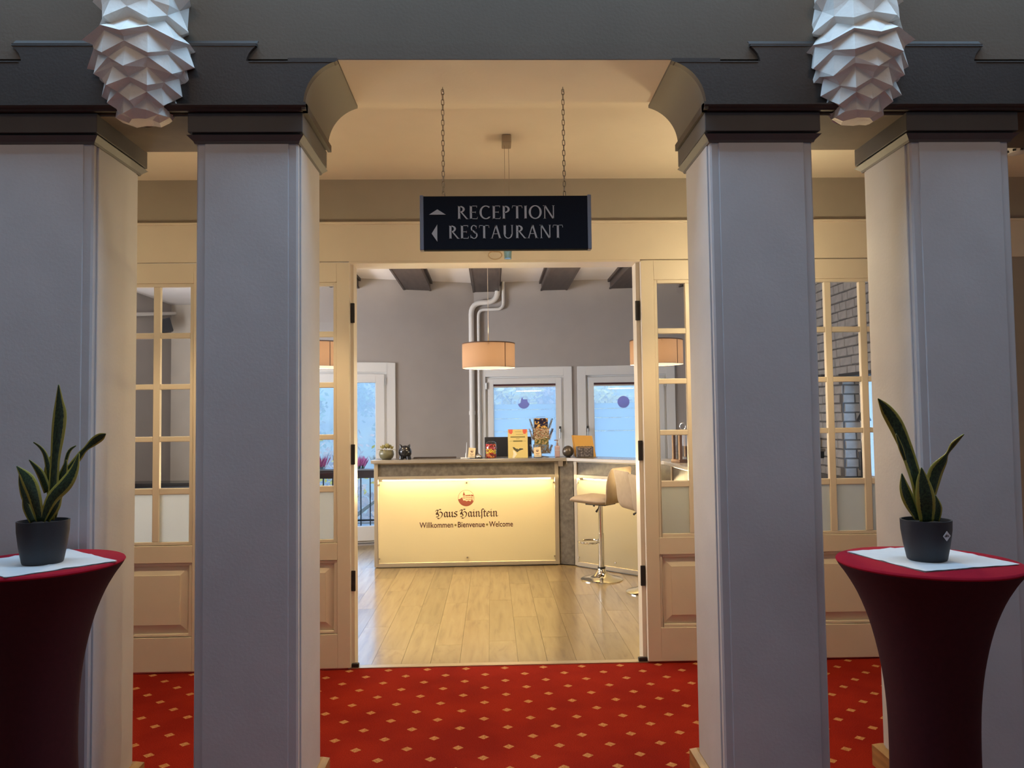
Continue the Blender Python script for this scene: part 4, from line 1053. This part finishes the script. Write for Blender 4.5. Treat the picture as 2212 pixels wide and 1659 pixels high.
# ------------------------------------------------------------------ bar stools
m_fab = mat('beige_grey_upholstery', (.34, .26, .18), .75, var=.06, scale=20, bump=.1, bscale=200)
def rounded_sheet(P, w, th, name, parent, quilt=0):
    """P: list of (x,z) profile of the sheet, width along y, thickness th"""
    n = len(P); k = 8; vs = []; fs = []
    prof = [Vector((p[0], 0, p[1])) for p in P]
    for side in (0, 1):
        for i in range(n):
            t = (prof[min(i+1, n-1)]-prof[max(i-1, 0)]).normalized(); nn = Vector((-t.z, 0, t.x))
            for j in range(k+1):
                u = -1+2*j/k
                e = min(i, n-1-i); tw = w*(1 if e > 1 else (.97 if e == 1 else .88))
                b = (th/2)*(1 if abs(u) < .9 and 0 < e else .35)
                if quilt and side == 0 and (j % 2 == 0 or i % 2 == 0): b -= quilt
                vs.append(prof[i]+nn*(b if side == 0 else -b)+Vector((0, u*tw/2, 0)))
    N = n*(k+1)
    for i in range(n-1):
        for j in range(k):
            a_ = i*(k+1)+j; fs.append((a_, a_+1, a_+k+2, a_+k+1)); fs.append((N+a_, N+a_+k+1, N+a_+k+2, N+a_+1))
    for i in range(n-1):
        for j in (0, k):
            a_ = i*(k+1)+j; fs.append((a_, a_+k+1, N+a_+k+1, N+a_))
    for i in (0, n-1):
        for j in range(k):
            a_ = i*(k+1)+j; fs.append((a_, a_+1, N+a_+1, N+a_))
    ob = MB().add(vs, fs).build(name, m_fab, parent, smooth=2, local=True)
    sd = ob.modifiers.new('soft', 'SUBSURF'); sd.levels = 1; sd.render_levels = 2
    return ob
def make_stool(loc, rz, label):
    o = thing('bar_stool', (*loc, 0), label, 'bar stool', 'upholstered bar stools at the counter', rz)
    MB().solid([(.205, 0), (.205, .008), (.19, .016), (.12, .03), (.07, .052), (.042, .085), (.036, .11)], 40).build('base', m_chrome, o, smooth=True, local=True)
    MB().solid([(.037, .108), (.037, .125)], 20).build('base_collar', m_black, o, smooth=True, local=True)
    MB().cyl((0, 0, .12), (0, 0, .45), .029, n=20).cyl((0, 0, .45), (0, 0, .735), .024, n=20).build('column', m_chrome, o, smooth=True, local=True)
    MB().tube([(.028, -.02, .36)]+[(.125+.115*math.cos(t*2*PI/22), .115*math.sin(t*2*PI/22), .355) for t in range(-9, 10)]+[(.028, .02, .36)], .009, 8).build('footrest', m_chrome, o, smooth=True, local=True)
    MB().box(-.11, .11, -.10, .10, .728, .745).build('seat_plate', m_black, o, local=True)
    MB().tube([(-.02, .05, .73), (-.05, .12, .705), (-.06, .17, .68)], [.005, .005, .011], 8).build('height_lever', m_black, o, smooth=True, local=True)
    MB().tube([(.10, -.05, .73), (.115, -.06, .70)], [.006, .012], 8).build('knob', m_black, o, smooth=True, local=True)
    rounded_sheet([(.245, .765), (.215, .785), (.12, .780), (.02, .775), (-.08, .772), (-.16, .775), (-.20, .785)], .42, .075, 'seat', o, .004)
    rounded_sheet([(-.165, .745), (-.195, .80), (-.20, .88), (-.205, .96), (-.225, 1.04), (-.25, 1.10)], .43, .062, 'backrest', o, .003)
    return o
make_stool((1.056, 7.50), math.radians(140), 'beige upholstered bar stool nearest the doorway middle, with its chrome base in view')
make_stool((1.40, 6.93), math.radians(12), 'beige bar stool second from left, half hidden by the door edge')
make_stool((1.43, 6.36), math.radians(8), 'beige bar stool closest to the doors, only its back edge showing')

# ------------------------------------------------------------------ covered bar tables, napkins, snake plants
m_red_f = mat('shaded_stretch_fabric', (.050, .0022, .007), .85, var=.1, scale=60, bump=.1, bscale=400, sheen=.0)  # same fabric as the top, its colour darkened for the shaded sides
m_red_top = mat('lit_stretch_fabric', (.40, .010, .030), .9, var=.06, scale=60, spec=.15)  # the cover's fabric again, colour lightened for the light falling on top
def table(loc, label):
    o = thing('bar_table', (*loc, 0), label, 'table', rz=0)
    n = 64; prof = [(.150, .0), (.146, .05), (.137, .25), (.132, .42), (.133, .58), (.141, .70), (.156, .80), (.180, .90), (.212, .985), (.245, 1.045), (.268, 1.078), (.2745, 1.090)]
    vs = []; fs = []
    P = catmull(prof, 3)
    for (r_, z_) in P:
        k = max(0, 1-z_/.5)
        for i in range(n):
            a = 2*PI*i/n
            rr_ = r_*(1+.22*k*k*abs(math.cos(2*(a-.6)))**2)
            vs.append((rr_*math.cos(a), rr_*math.sin(a), z_))
    for j in range(len(P)-1):
        for i in range(n): fs.append((j*n+i, j*n+(i+1) % n, (j+1)*n+(i+1) % n, (j+1)*n+i))
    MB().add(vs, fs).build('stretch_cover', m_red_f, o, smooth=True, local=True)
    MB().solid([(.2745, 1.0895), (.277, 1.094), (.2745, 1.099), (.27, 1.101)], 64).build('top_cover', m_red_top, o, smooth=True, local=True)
    for k in range(4):
        a = .6+k*PI/2
        MB().solid([(.03, 0.0), (.03, .01), (.022, .02)], 14, (.155*math.cos(a), .155*math.sin(a), .0005)).build('foot', m_black, o, local=True)
    return o
table((1.415, 2.478), 'bar table in a burgundy stretch cover standing at the right of the picture')
table((-1.585, 2.722), 'bar table in a burgundy stretch cover, cut by the left picture edge')
m_nap = mat('white_paper_napkin', (.80, .82, .84), .8, var=.02, scale=20)
def napkin(quad, label, seed, z=1.1025):
    r = random.Random(seed); n = 16; vs = []; fs = []
    A, B, Cq, D = [Vector((*q, 0)) for q in quad]
    for i in range(n+1):
        for j in range(n+1):
            u, v = i/n, j/n
            p = A*(1-u)*(1-v)+B*u*(1-v)+Cq*u*v+D*(1-u)*v
            h = .0008+.0015*(math.sin(7*u+2*v+seed)*.5+.5)*abs(2*u-1)**2
            h += .0020*max(0, 1-abs(u-.5)*16)+.0020*max(0, 1-abs(v-.5)*16)
            if i in (0, n) or j in (0, n): h += r.uniform(0, .0015)
            vs.append((p.x+(r.uniform(-.0015, .0015) if i in (0, n) else 0), p.y+(r.uniform(-.0015, .0015) if j in (0, n) else 0), z+h))
    for i in range(n):
        for j in range(n):
            a = i*(n+1)+j; fs.append((a, a+n+1, a+n+2, a+1))
    N = len(vs); vs += [(x, y, z-.0006) for x, y, _ in vs]
    fs += [tuple(q+N for q in reversed(f)) for f in fs]
    o = MB().add(vs, fs).build('paper_napkin', m_nap, smooth=2)
    tag(o, label, 'napkin')
napkin([(1.225, 2.640), (1.297, 2.286), (1.648, 2.372), (1.576, 2.728)], 'square white paper napkin with fold creases on the right red table', 1)
napkin([(-1.303, 2.708), (-1.62, 2.985), (-1.845, 2.70), (-1.525, 2.452)], 'square white paper napkin on the left red table', 2)

def leaf_mat():
    m = bpy.data.materials.new('variegated_leaf'); m.use_nodes = True; n = m.node_tree.nodes; l = m.node_tree.links; p = n['Principled BSDF']
    p.inputs['Roughness'].default_value = .42
    uv = n.new('ShaderNodeUVMap'); sp = n.new('ShaderNodeSeparateXYZ'); l.new(uv.outputs[0], sp.inputs[0])
    nz = n.new('ShaderNodeTexNoise'); nz.inputs['Scale'].default_value = 5; nz.inputs['Detail'].default_value = 5
    mp = n.new('ShaderNodeMapping'); mp.inputs['Scale'].default_value = (1.5, 6, 1); l.new(uv.outputs[0], mp.inputs[0]); l.new(mp.outputs[0], nz.inputs['Vector'])
    g = n.new('ShaderNodeValToRGB'); l.new(nz.outputs[0], g.inputs[0])
    g.color_ramp.elements[0].position = .35; g.color_ramp.elements[0].color = (.008, .020, .008, 1)
    g.color_ramp.elements[1].position = .68; g.color_ramp.elements[1].color = (.045, .085, .030, 1)
    s1 = n.new('ShaderNodeMath'); s1.operation = 'MULTIPLY_ADD'; s1.inputs[1].default_value = 2; s1.inputs[2].default_value = -1; l.new(sp.outputs[0], s1.inputs[0])
    ab = n.new('ShaderNodeMath'); ab.operation = 'ABSOLUTE'; l.new(s1.outputs[0], ab.inputs[0])
    wob = n.new('ShaderNodeMath'); wob.operation = 'MULTIPLY_ADD'; wob.inputs[1].default_value = .22; l.new(nz.outputs[0], wob.inputs[0]); l.new(ab.outputs[0], wob.inputs[2])
    st = n.new('ShaderNodeValToRGB'); l.new(wob.outputs[0], st.inputs[0]); st.color_ramp.elements[0].position = .70; st.color_ramp.elements[1].position = .76
    mx = n.new('ShaderNodeMix'); mx.data_type = 'RGBA'; l.new(st.outputs[0], mx.inputs[0]); l.new(g.outputs[0], mx.inputs[6]); mx.inputs[7].default_value = (.36, .32, .05, 1)
    l.new(mx.outputs[2], p.inputs['Base Color']); return m
m_leaf = leaf_mat()
def leaf_blade(P, parent, twist=0.0, fold=.18, view=Vector((0, -1, 0))):
    """P: (x, y, z, half-width) along the blade, in the plant's own coordinates"""
    Q = catmull(P, 5); n = len(Q); cols_ = (-1, -.8, -.45, 0, .45, .8, 1)
    vs = []; uvs = []; fs = []
    for i, q in enumerate(Q):
        p = Vector(q[:3]); t = (Vector(Q[min(i+1, n-1)][:3])-Vector(Q[max(i-1, 0)][:3])).normalized()
        side = t.cross(view).normalized(); tw = twist*(i/(n-1))
        side = Matrix.Rotation(tw, 3, t) @ side; nn = side.cross(t).normalized()
        for c_ in cols_:
            vs.append(p+side*c_*q[3]-nn*fold*q[3]*(abs(c_)**1.5)); uvs.append(((c_+1)/2, i/(n-1)))
    k = len(cols_)
    for i in range(n-1):
        for j in range(k-1): fs.append((i*k+j, i*k+j+1, (i+1)*k+j+1, (i+1)*k+j))
    me = bpy.data.meshes.new('leaf'); me.from_pydata([tuple(v) for v in vs], [], fs)
    ul = me.uv_layers.new(name='UVMap')
    for lp in me.loops: ul.data[lp.index].uv = uvs[lp.vertex_index]
    o = put('leaf', me, m_leaf, parent, smooth=2)
    sd = o.modifiers.new('thickness', 'SOLIDIFY'); sd.thickness = .003; sd.offset = 0
    return o
m_pot = mat('anthracite_pot', (.028, .030, .036), .55, bump=.05, bscale=200)
m_soil = mat('dark_soil', (.02, .014, .01), .95, var=.3, scale=60, bump=.6, bscale=80)
def pot_plant(loc, px0, py0, s, blades, label, rt, rb, H, labelled):
    """blades: lists of (px, py, dy, halfwidth_px); measured from (px0, py0) at s metres per unit"""
    o = thing('potted_snake_plant', (*loc, 1.1042), label, 'potted plant')
    prof = [(rb*.96, 0), (rb, .006), (rb+(rt-rb)*.55, H*.4), (rt*.985, H*.75), (rt, H), (rt-.005, H), (rt-.007, H*.8), (rt-.008, H-.012)]
    mb = MB(); mb.lathe(prof, 48); mb.disc(rb*.96, 0, 48, up=False); mb.build('pot', m_pot, o, smooth=True, local=True)
    MB().disc(rt-.006, H-.012, 32).build('soil', m_soil, o, local=True)
    for b in blades:
        tw = 0
        if isinstance(b, tuple): b, tw = b
        P = [((x-px0)*s, dy, (py0-y)*s, hw*s) for x, y, dy, hw in b]
        leaf_blade(P, o, tw)
    if labelled:
        Mx = Matrix.Rotation(math.radians(19), 4, 'Z') @ Matrix.Translation((0, -rt*.985-.0012, H*.66)) @ Matrix.Rotation(math.radians(3), 4, 'X')
        d = .0158
        tg = MB().prism([(-d, 0), (0, -d), (d, 0), (0, d)], -.0008, .001, Mx).build('brand_tag', mat('white_tag', (.72, .72, .74), .4), o, local=True)
        text('elho', .012, .017, Mx @ Matrix.Translation((0, -.0012, -.0028)), 'tag_lettering', m_black, tg, .0002)
    return o
sR = 2.478/1650
R_blades = [
 [(1992, 1120, 0, 11), (1988, 1051, .0, 13), (1979, 999, .01, 14), (1967, 956, .015, 15), (1949, 912, .015, 17), (1927, 880, .01, 13), (1905, 855, .0, 1)],
 [(2002, 1115, .03, 8), (1999, 1051, .03, 9), (1992, 999, .035, 9), (1983, 964, .03, 1)],
 ([(1996, 1122, -.022, 15), (1993, 1075, -.03, 22), (1988, 1035, -.03, 15), (1985, 1005, -.028, 1)], .1),
 [(1979, 1116, -.01, 6), (1964, 1080, -.01, 13), (1954, 1050, -.01, 11), (1950, 1018, -.005, 1)],
 ([(2010, 1112, .01, 6), (2020, 1062, .01, 13), (2034, 1020, .015, 18), (2052, 993, .015, 11), (2061, 977, .015, 3.5), (2074, 957, .01, 7), (2093, 935, .0, 1)], .5),
 [(2016, 1121, -.02, 8), (2020, 1092, -.025, 9), (2016, 1065, -.02, 1)],
 [(1960, 990, .0, 3), (1950, 962, -.005, 5), (1941, 932, -.003, 1)],
]
pot_plant((1.413, 2.475), 2001, 1205, sR, R_blades, 'snake plant in an anthracite pot with a white diamond tag on the right table', .0765, .060, .130, True)
sL = 2.70/1650
L_blades = [
 [(107, 1128, 0, 9), (113, 1060, 0, 10), (116, 1000, 0, 10), (121, 945, .0, 14), (124, 905, .0, 14), (123, 875, 0, 8), (122, 842, 0, 1)],
 ([(108, 1124, .02, 6), (130, 1042, .02, 8), (158, 997, .025, 7), (172, 980, .025, 5), (190, 964, .025, 9), (206, 954, .02, 8), (216, 948, .02, 1)], .3),
 ([(102, 1128, -.03, 6), (122, 1082, -.035, 13), (152, 1050, -.04, 15), (168, 1020, -.035, 10), (176, 988, -.03, 1)], -.3),
 [(108, 1128, -.02, 6), (127, 1098, -.03, 11), (139, 1070, -.025, 2)],
 ([(97, 1128, -.03, 8), (88, 1075, -.04, 13), (74, 1040, -.04, 13), (50, 1013, -.035, 1)], .4),
 [(86, 1126, -.01, 6), (66, 1085, -.02, 9), (55, 1055, -.02, 6), (50, 1031, -.02, 1)],
 [(104, 1090, .02, 6), (98, 1033, .02, 7), (90, 995, .02, 5), (79, 976, .02, 3), (64, 964, .02, 1)],
 [(98, 1070, .01, 8), (82, 1030, .01, 8), (59, 1001, .01, 1)],
 ([(97, 1080, .035, 8), (97, 1030, .035, 14), (103, 1000, .035, 10), (113, 974, .035, 1)], .9),
 [(118, 1050, .04, 3), (130, 990, .04, 3.5), (147, 973, .04, 1)],
 [(112, 1110, .01, 7), (122, 1060, .01, 12), (131, 1030, .01, 9), (137, 1002, .01, 1)],
 [(80, 1130, -.02, 8), (66, 1100, -.02, 9), (60, 1070, -.02, 2)],
]
pot_plant((-1.552, 2.70), 94, 1217, sL, L_blades, 'snake plant with many short leaves in an anthracite pot on the left table', .081, .064, .145, False)

# ------------------------------------------------------------------ left and right corners of the reception
o = thing('wall_speaker', (-4.80, 11.42, 2.92), 'small black loudspeaker high on the wall seen through the left door pane', 'speaker')
Mx = Matrix.Rotation(math.radians(25), 4, 'Z') @ Matrix.Rotation(math.radians(-16), 4, 'Y')
MB().box(-.06, .09, -.08, .08, 0, .20, Mx).build('cabinet', m_scr, o, local=True, bevel=.006)
MB().box(-.05, .08, -.084, -.08, .02, .18, Mx).build('grille', mat('black_grille', (.02, .02, .022), .8), o, local=True)
MB().box(-.12, -.05, -.02, .02, .08, .12).build('bracket', m_black, o, local=True)
o = thing('sideboard', (-4.35, 10.25, 0), 'black low sideboard seen through the left door panes', 'sideboard')
MB().box(-.54, .44, -.2, .2, .06, .76).build('carcass', m_scr, o, local=True)
MB().box(-.56, .46, -.22, .22, .76, .80).build('top', mat('black_lacquer', (.012, .011, .011), .2), o, local=True, bevel=.003)
for i in range(2):
    d = MB().box(-.53+i*.49, -.06+i*.49, -.215, -.2, .08, .74).build('door', m_scr, o, local=True, bevel=.002)
    MB().box(-.08+i*.10, -.07+i*.10, -.235, -.215, .38, .5).build('handle', m_alu, d, local=True)
for sx_ in (-.5, .4):
    for sy in (-.16, .16): MB().box(sx_-.02, sx_+.02, sy-.02, sy+.02, 0, .06).build('leg', m_scr, o, local=True)
o = thing('wall_shelf', (3.70, 8.78, 1.16), 'small grey shelf on the stone wall behind the right panes', 'shelf')
MB().box(-.10, .10, -.14, .14, 0, .03).build('board', mat('grey_shelf', (.16, .15, .14), .6), o, local=True)
MB().box(.06, .10, -.10, -.08, -.08, 0).box(.06, .10, .08, .10, -.08, 0).build('bracket', m_black, o, local=True)
for k, (dy, hh, cl, ds) in enumerate(((-.06, .20, (.42, .10, .03), 'red'), (.05, .28, (.50, .22, .03), 'amber'))):
    b = thing('bottle', (3.68, 8.78+dy, 1.19), '%s bottle on the grey shelf by the stone wall' % ds, 'bottle')
    MB().solid([(.03, 0), (.032, .02), (.032, hh*.55), (.012, hh*.75), (.012, hh)], 16).build('body', mat('bottle_'+ds, cl, .15), b, smooth=True, local=True)
    MB().solid([(.014, hh), (.014, hh+.02)], 12).build('cap', m_black, b, local=True)
tag(MB().box(3.74, XW+.005, 8.55, 9.2, 2.005, 2.035).build('wall_rail', mat('dark_rail', (.07, .07, .07), .6)), 'dark narrow rail across the stone wall behind the right door panes', 'rail')
o = thing('floor_lamp', (3.72, 7.62, 0), 'thin black standing lamp by the right window', 'floor lamp')
MB().solid([(.11, 0), (.11, .02), (.02, .03)], 20).build('base', m_black, o, local=True, smooth=True)
MB().cyl((0, 0, .02), (0, 0, 1.12), .012).build('pole', m_black, o, local=True, smooth=True)
MB().cyl((0, 0, 1.02), (0, 0, 1.2), .03, .03).build('switch_housing', m_black, o, local=True, smooth=True)
MB().cyl((0, 0, 1.2), (.06, .05, 1.55), .006).build('arm', m_black, o, local=True, smooth=True)
MB().lathe([(.02, 1.62), (.07, 1.52), (.07, 1.51), (.015, 1.61)], 16, (.06, .05, 0)).build('lamp_head', m_black, o, local=True, smooth=True)

# ------------------------------------------------------------------ balcony and misty valley
struct(MB().box(-3.6, .3, 9.9, 10.75, -.12, .14).build('floor', mat('balcony_stone', (.45, .47, .5), .8)))
m_rail = mat('balcony_black_iron', (.02, .025, .035), .45)
o = thing('balcony_railing', (-2.0, 10.6, .14), 'black iron balcony railing outside the tall left window', 'railing')
MB().box(-1.5, 1.5, -.015, .015, .735, .765).build('top_rail', m_rail, o, local=True)
MB().box(-1.5, 1.5, -.012, .012, .06, .085).build('bottom_rail', m_rail, o, local=True)
for i in range(24): MB().box(-1.47+i*.128-.007, -1.47+i*.128+.007, -.007, .007, 0, .735).build('bar', m_rail, o, local=True)
m_box_ = mat('brown_planter', (.055, .03, .03), .6)
def planter(x, label, cl):
    o = thing('planter_box', (x, 10.50, .80), label, 'planter', 'flower boxes on the balcony railing')
    MB().box(-.38, .38, -.085, .085, 0, .12).build('trough', m_box_, o, local=True, bevel=.004)
    MB().box(-.39, .39, -.095, .095, .105, .125).build('rim', mat('pale_rim', (.35, .38, .42), .5), o, local=True)
    MB().box(-.37, .37, -.075, .075, .11, .12).build('soil', m_soil, o, local=True)
planter(-1.72, 'brown flower box on the balcony railing, right one', 0); planter(-2.53, 'brown flower box on the balcony railing, left one', 0)
m_pink = mat('pink_heather', (.85, .25, .55), .7, var=.3, scale=60); m_grn = mat('heather_green', (.10, .14, .06), .7); m_silver = mat('silver_foliage', (.55, .58, .55), .7)
def heather(x, label, mm, seed, cat='heather'):
    r = random.Random(seed); o = thing('heather_plant', (x, 10.50, .915), label, 'flowers')
    st, fl = MB(), MB()
    for k in range(75):
        a = r.uniform(0, 2*PI); q = math.sqrt(r.random())*.09; lean = r.uniform(.2, .9); h = r.uniform(.10, .21)
        b = Vector((q*math.cos(a)*.9, q*math.sin(a)*.7, 0)); d = Vector((math.cos(a)*lean*.6, math.sin(a)*lean*.4, 1)).normalized()
        st.tube([b, b+d*h*.5], .002, 4); fl.tube([b+d*h*.35, b+d*h*.7, b+d*h], [.006, .008, .001], 5)
    st.build('stems', m_grn, o, local=True)['kind'] = 'stuff'; fl.build('blossoms', mm, o, local=True)['kind'] = 'stuff'
heather(-1.82, 'pink heather in the right flower box', m_pink, 1)
heather(-1.50, 'silvery foliage plant in the right flower box next to the pink heather', m_silver, 2)
heather(-2.36, 'pink heather in the left flower box', m_pink, 3)
heather(-2.05, 'silvery foliage plant between the two pink heathers', m_silver, 4)

def hill():
    mb = MB(); n, m_ = 30, 24; vs = []; fs = []
    for j in range(m_+1):
        y = 14+j*6
        for i in range(n+1):
            x = -90+i*6
            z = -7-(y-14)*.12 if y < 50 else -11.3+(y-50)*.34
            vs.append((x, y, z+1.6*math.sin(x*.11+j)*math.cos(y*.07+i*.3)))
    for j in range(m_):
        for i in range(n): a = j*(n+1)+i; fs.append((a, a+1, a+n+2, a+n+1))
    return MB().add(vs, fs).build('ground', mat('autumn_hillside', (.20, .17, .07), .95, var=.5, scale=.3), smooth=2)
struct(hill())
m_bark = mat('tree_bark', (.10, .08, .06), .9)
def make_tree(h, rad, mm, seed, n=420, ls=.30):
    r = random.Random(seed); o = thing('tree', (0, 0, 0), '', 'tree')
    tr = MB(); tr.tube([(0, 0, -1), (.1, 0, h*.3), (0, .1, h*.6), (.05, 0, h*.95)], [.16, .13, .08, .02], 7); tips = []
    for k in range(16):
        z0 = h*r.uniform(.25, .85); a = r.uniform(0, 2*PI); L = rad*r.uniform(.6, 1)*(1.1-.5*z0/h)
        e = Vector((L*math.cos(a), L*math.sin(a), z0+L*.55)); tr.tube([(0, 0, z0), e*.5+Vector((0, 0, z0*.5)), e], [.05, .03, .01], 5); tips.append(e)
    lf = MB()
    for k in range(n):
        t = r.choice(tips); p = t+Vector((r.gauss(0, rad*.22), r.gauss(0, rad*.22), r.gauss(0, rad*.2)))
        u = Vector((r.uniform(-1, 1), r.uniform(-1, 1), r.uniform(-1, 1))).normalized(); v = u.orthogonal().normalized(); q = ls*r.uniform(.5, 1)
        lf.add([p-u*q, p-v*q*.6, p+u*q, p+v*q*.6], [(0, 1, 2, 3)])
    tr.build('trunk', m_bark, o, local=True); lf.build('foliage', mm, o, local=True, raw=True)['kind'] = 'stuff'
    return o
kinds = [('yellow autumn tree in the mist beyond the windows', mat('yellow_leaves', (.42, .30, .06), .8, var=.3, scale=2)),
         ('rusty autumn tree in the mist beyond the windows', mat('rust_leaves', (.34, .15, .06), .8, var=.3, scale=2)),
         ('green tree in the mist beyond the windows', mat('green_leaves', (.13, .20, .06), .8, var=.3, scale=2))]
r = random.Random(9)
tp = []
for i, (lb, mm) in enumerate(kinds):
    t = make_tree(9, 2.7, mm, 20+i, 800, .42); t['label'] = lb; t['group'] = lb.split(' in ')[0]+'s beyond the windows'; t.location = (-20+i*16, 43, -11); tp.append(t)
def ground_z(y): return (-7-(y-14)*.12 if y < 50 else -11.3+(y-50)*.34)
for j in range(6):
    for i in range(7):
        y = 52+j*10+r.uniform(-.8, .8); x = (i-3+.5*(j % 2))*9.2+r.uniform(-.8, .8)+y*.02
        c = copy_tree(r.choice(tp)); c.location = (x, y, ground_z(y)-.5); s = r.uniform(.85, 1.1); c.scale = (s, s, s); c.rotation_euler.z = r.uniform(0, 6)
near = make_tree(6.4, 2.2, kinds[0][1], 77, 900, .085)
near.location = (-2.9, 15.2, -5.2); near['label'] = 'slender yellow leaved tree just beyond the balcony railing'
sh = make_tree(5.2, 2.4, kinds[2][1], 78, 900, .10); sh.location = (9.6, 17, -3.3); sh['label'] = 'leafy green tree outside the right side window'
# mist lying in the valley
mist = MB().box(-95, 95, 13.2, 125, -25, 13).build('mist', None)
mm = bpy.data.materials.new('valley_mist'); mm.use_nodes = True; n = mm.node_tree.nodes; n.remove(n['Principled BSDF'])
vsn = n.new('ShaderNodeVolumeScatter'); vsn.inputs['Density'].default_value = .010; vsn.inputs['Color'].default_value = (.95, .97, 1, 1)
mm.node_tree.links.new(vsn.outputs[0], n['Material Output'].inputs['Volume'])
mist.data.materials.append(mm)
tag(mist, 'pale blue mist lying in the valley beyond the windows', 'mist', kind='stuff')
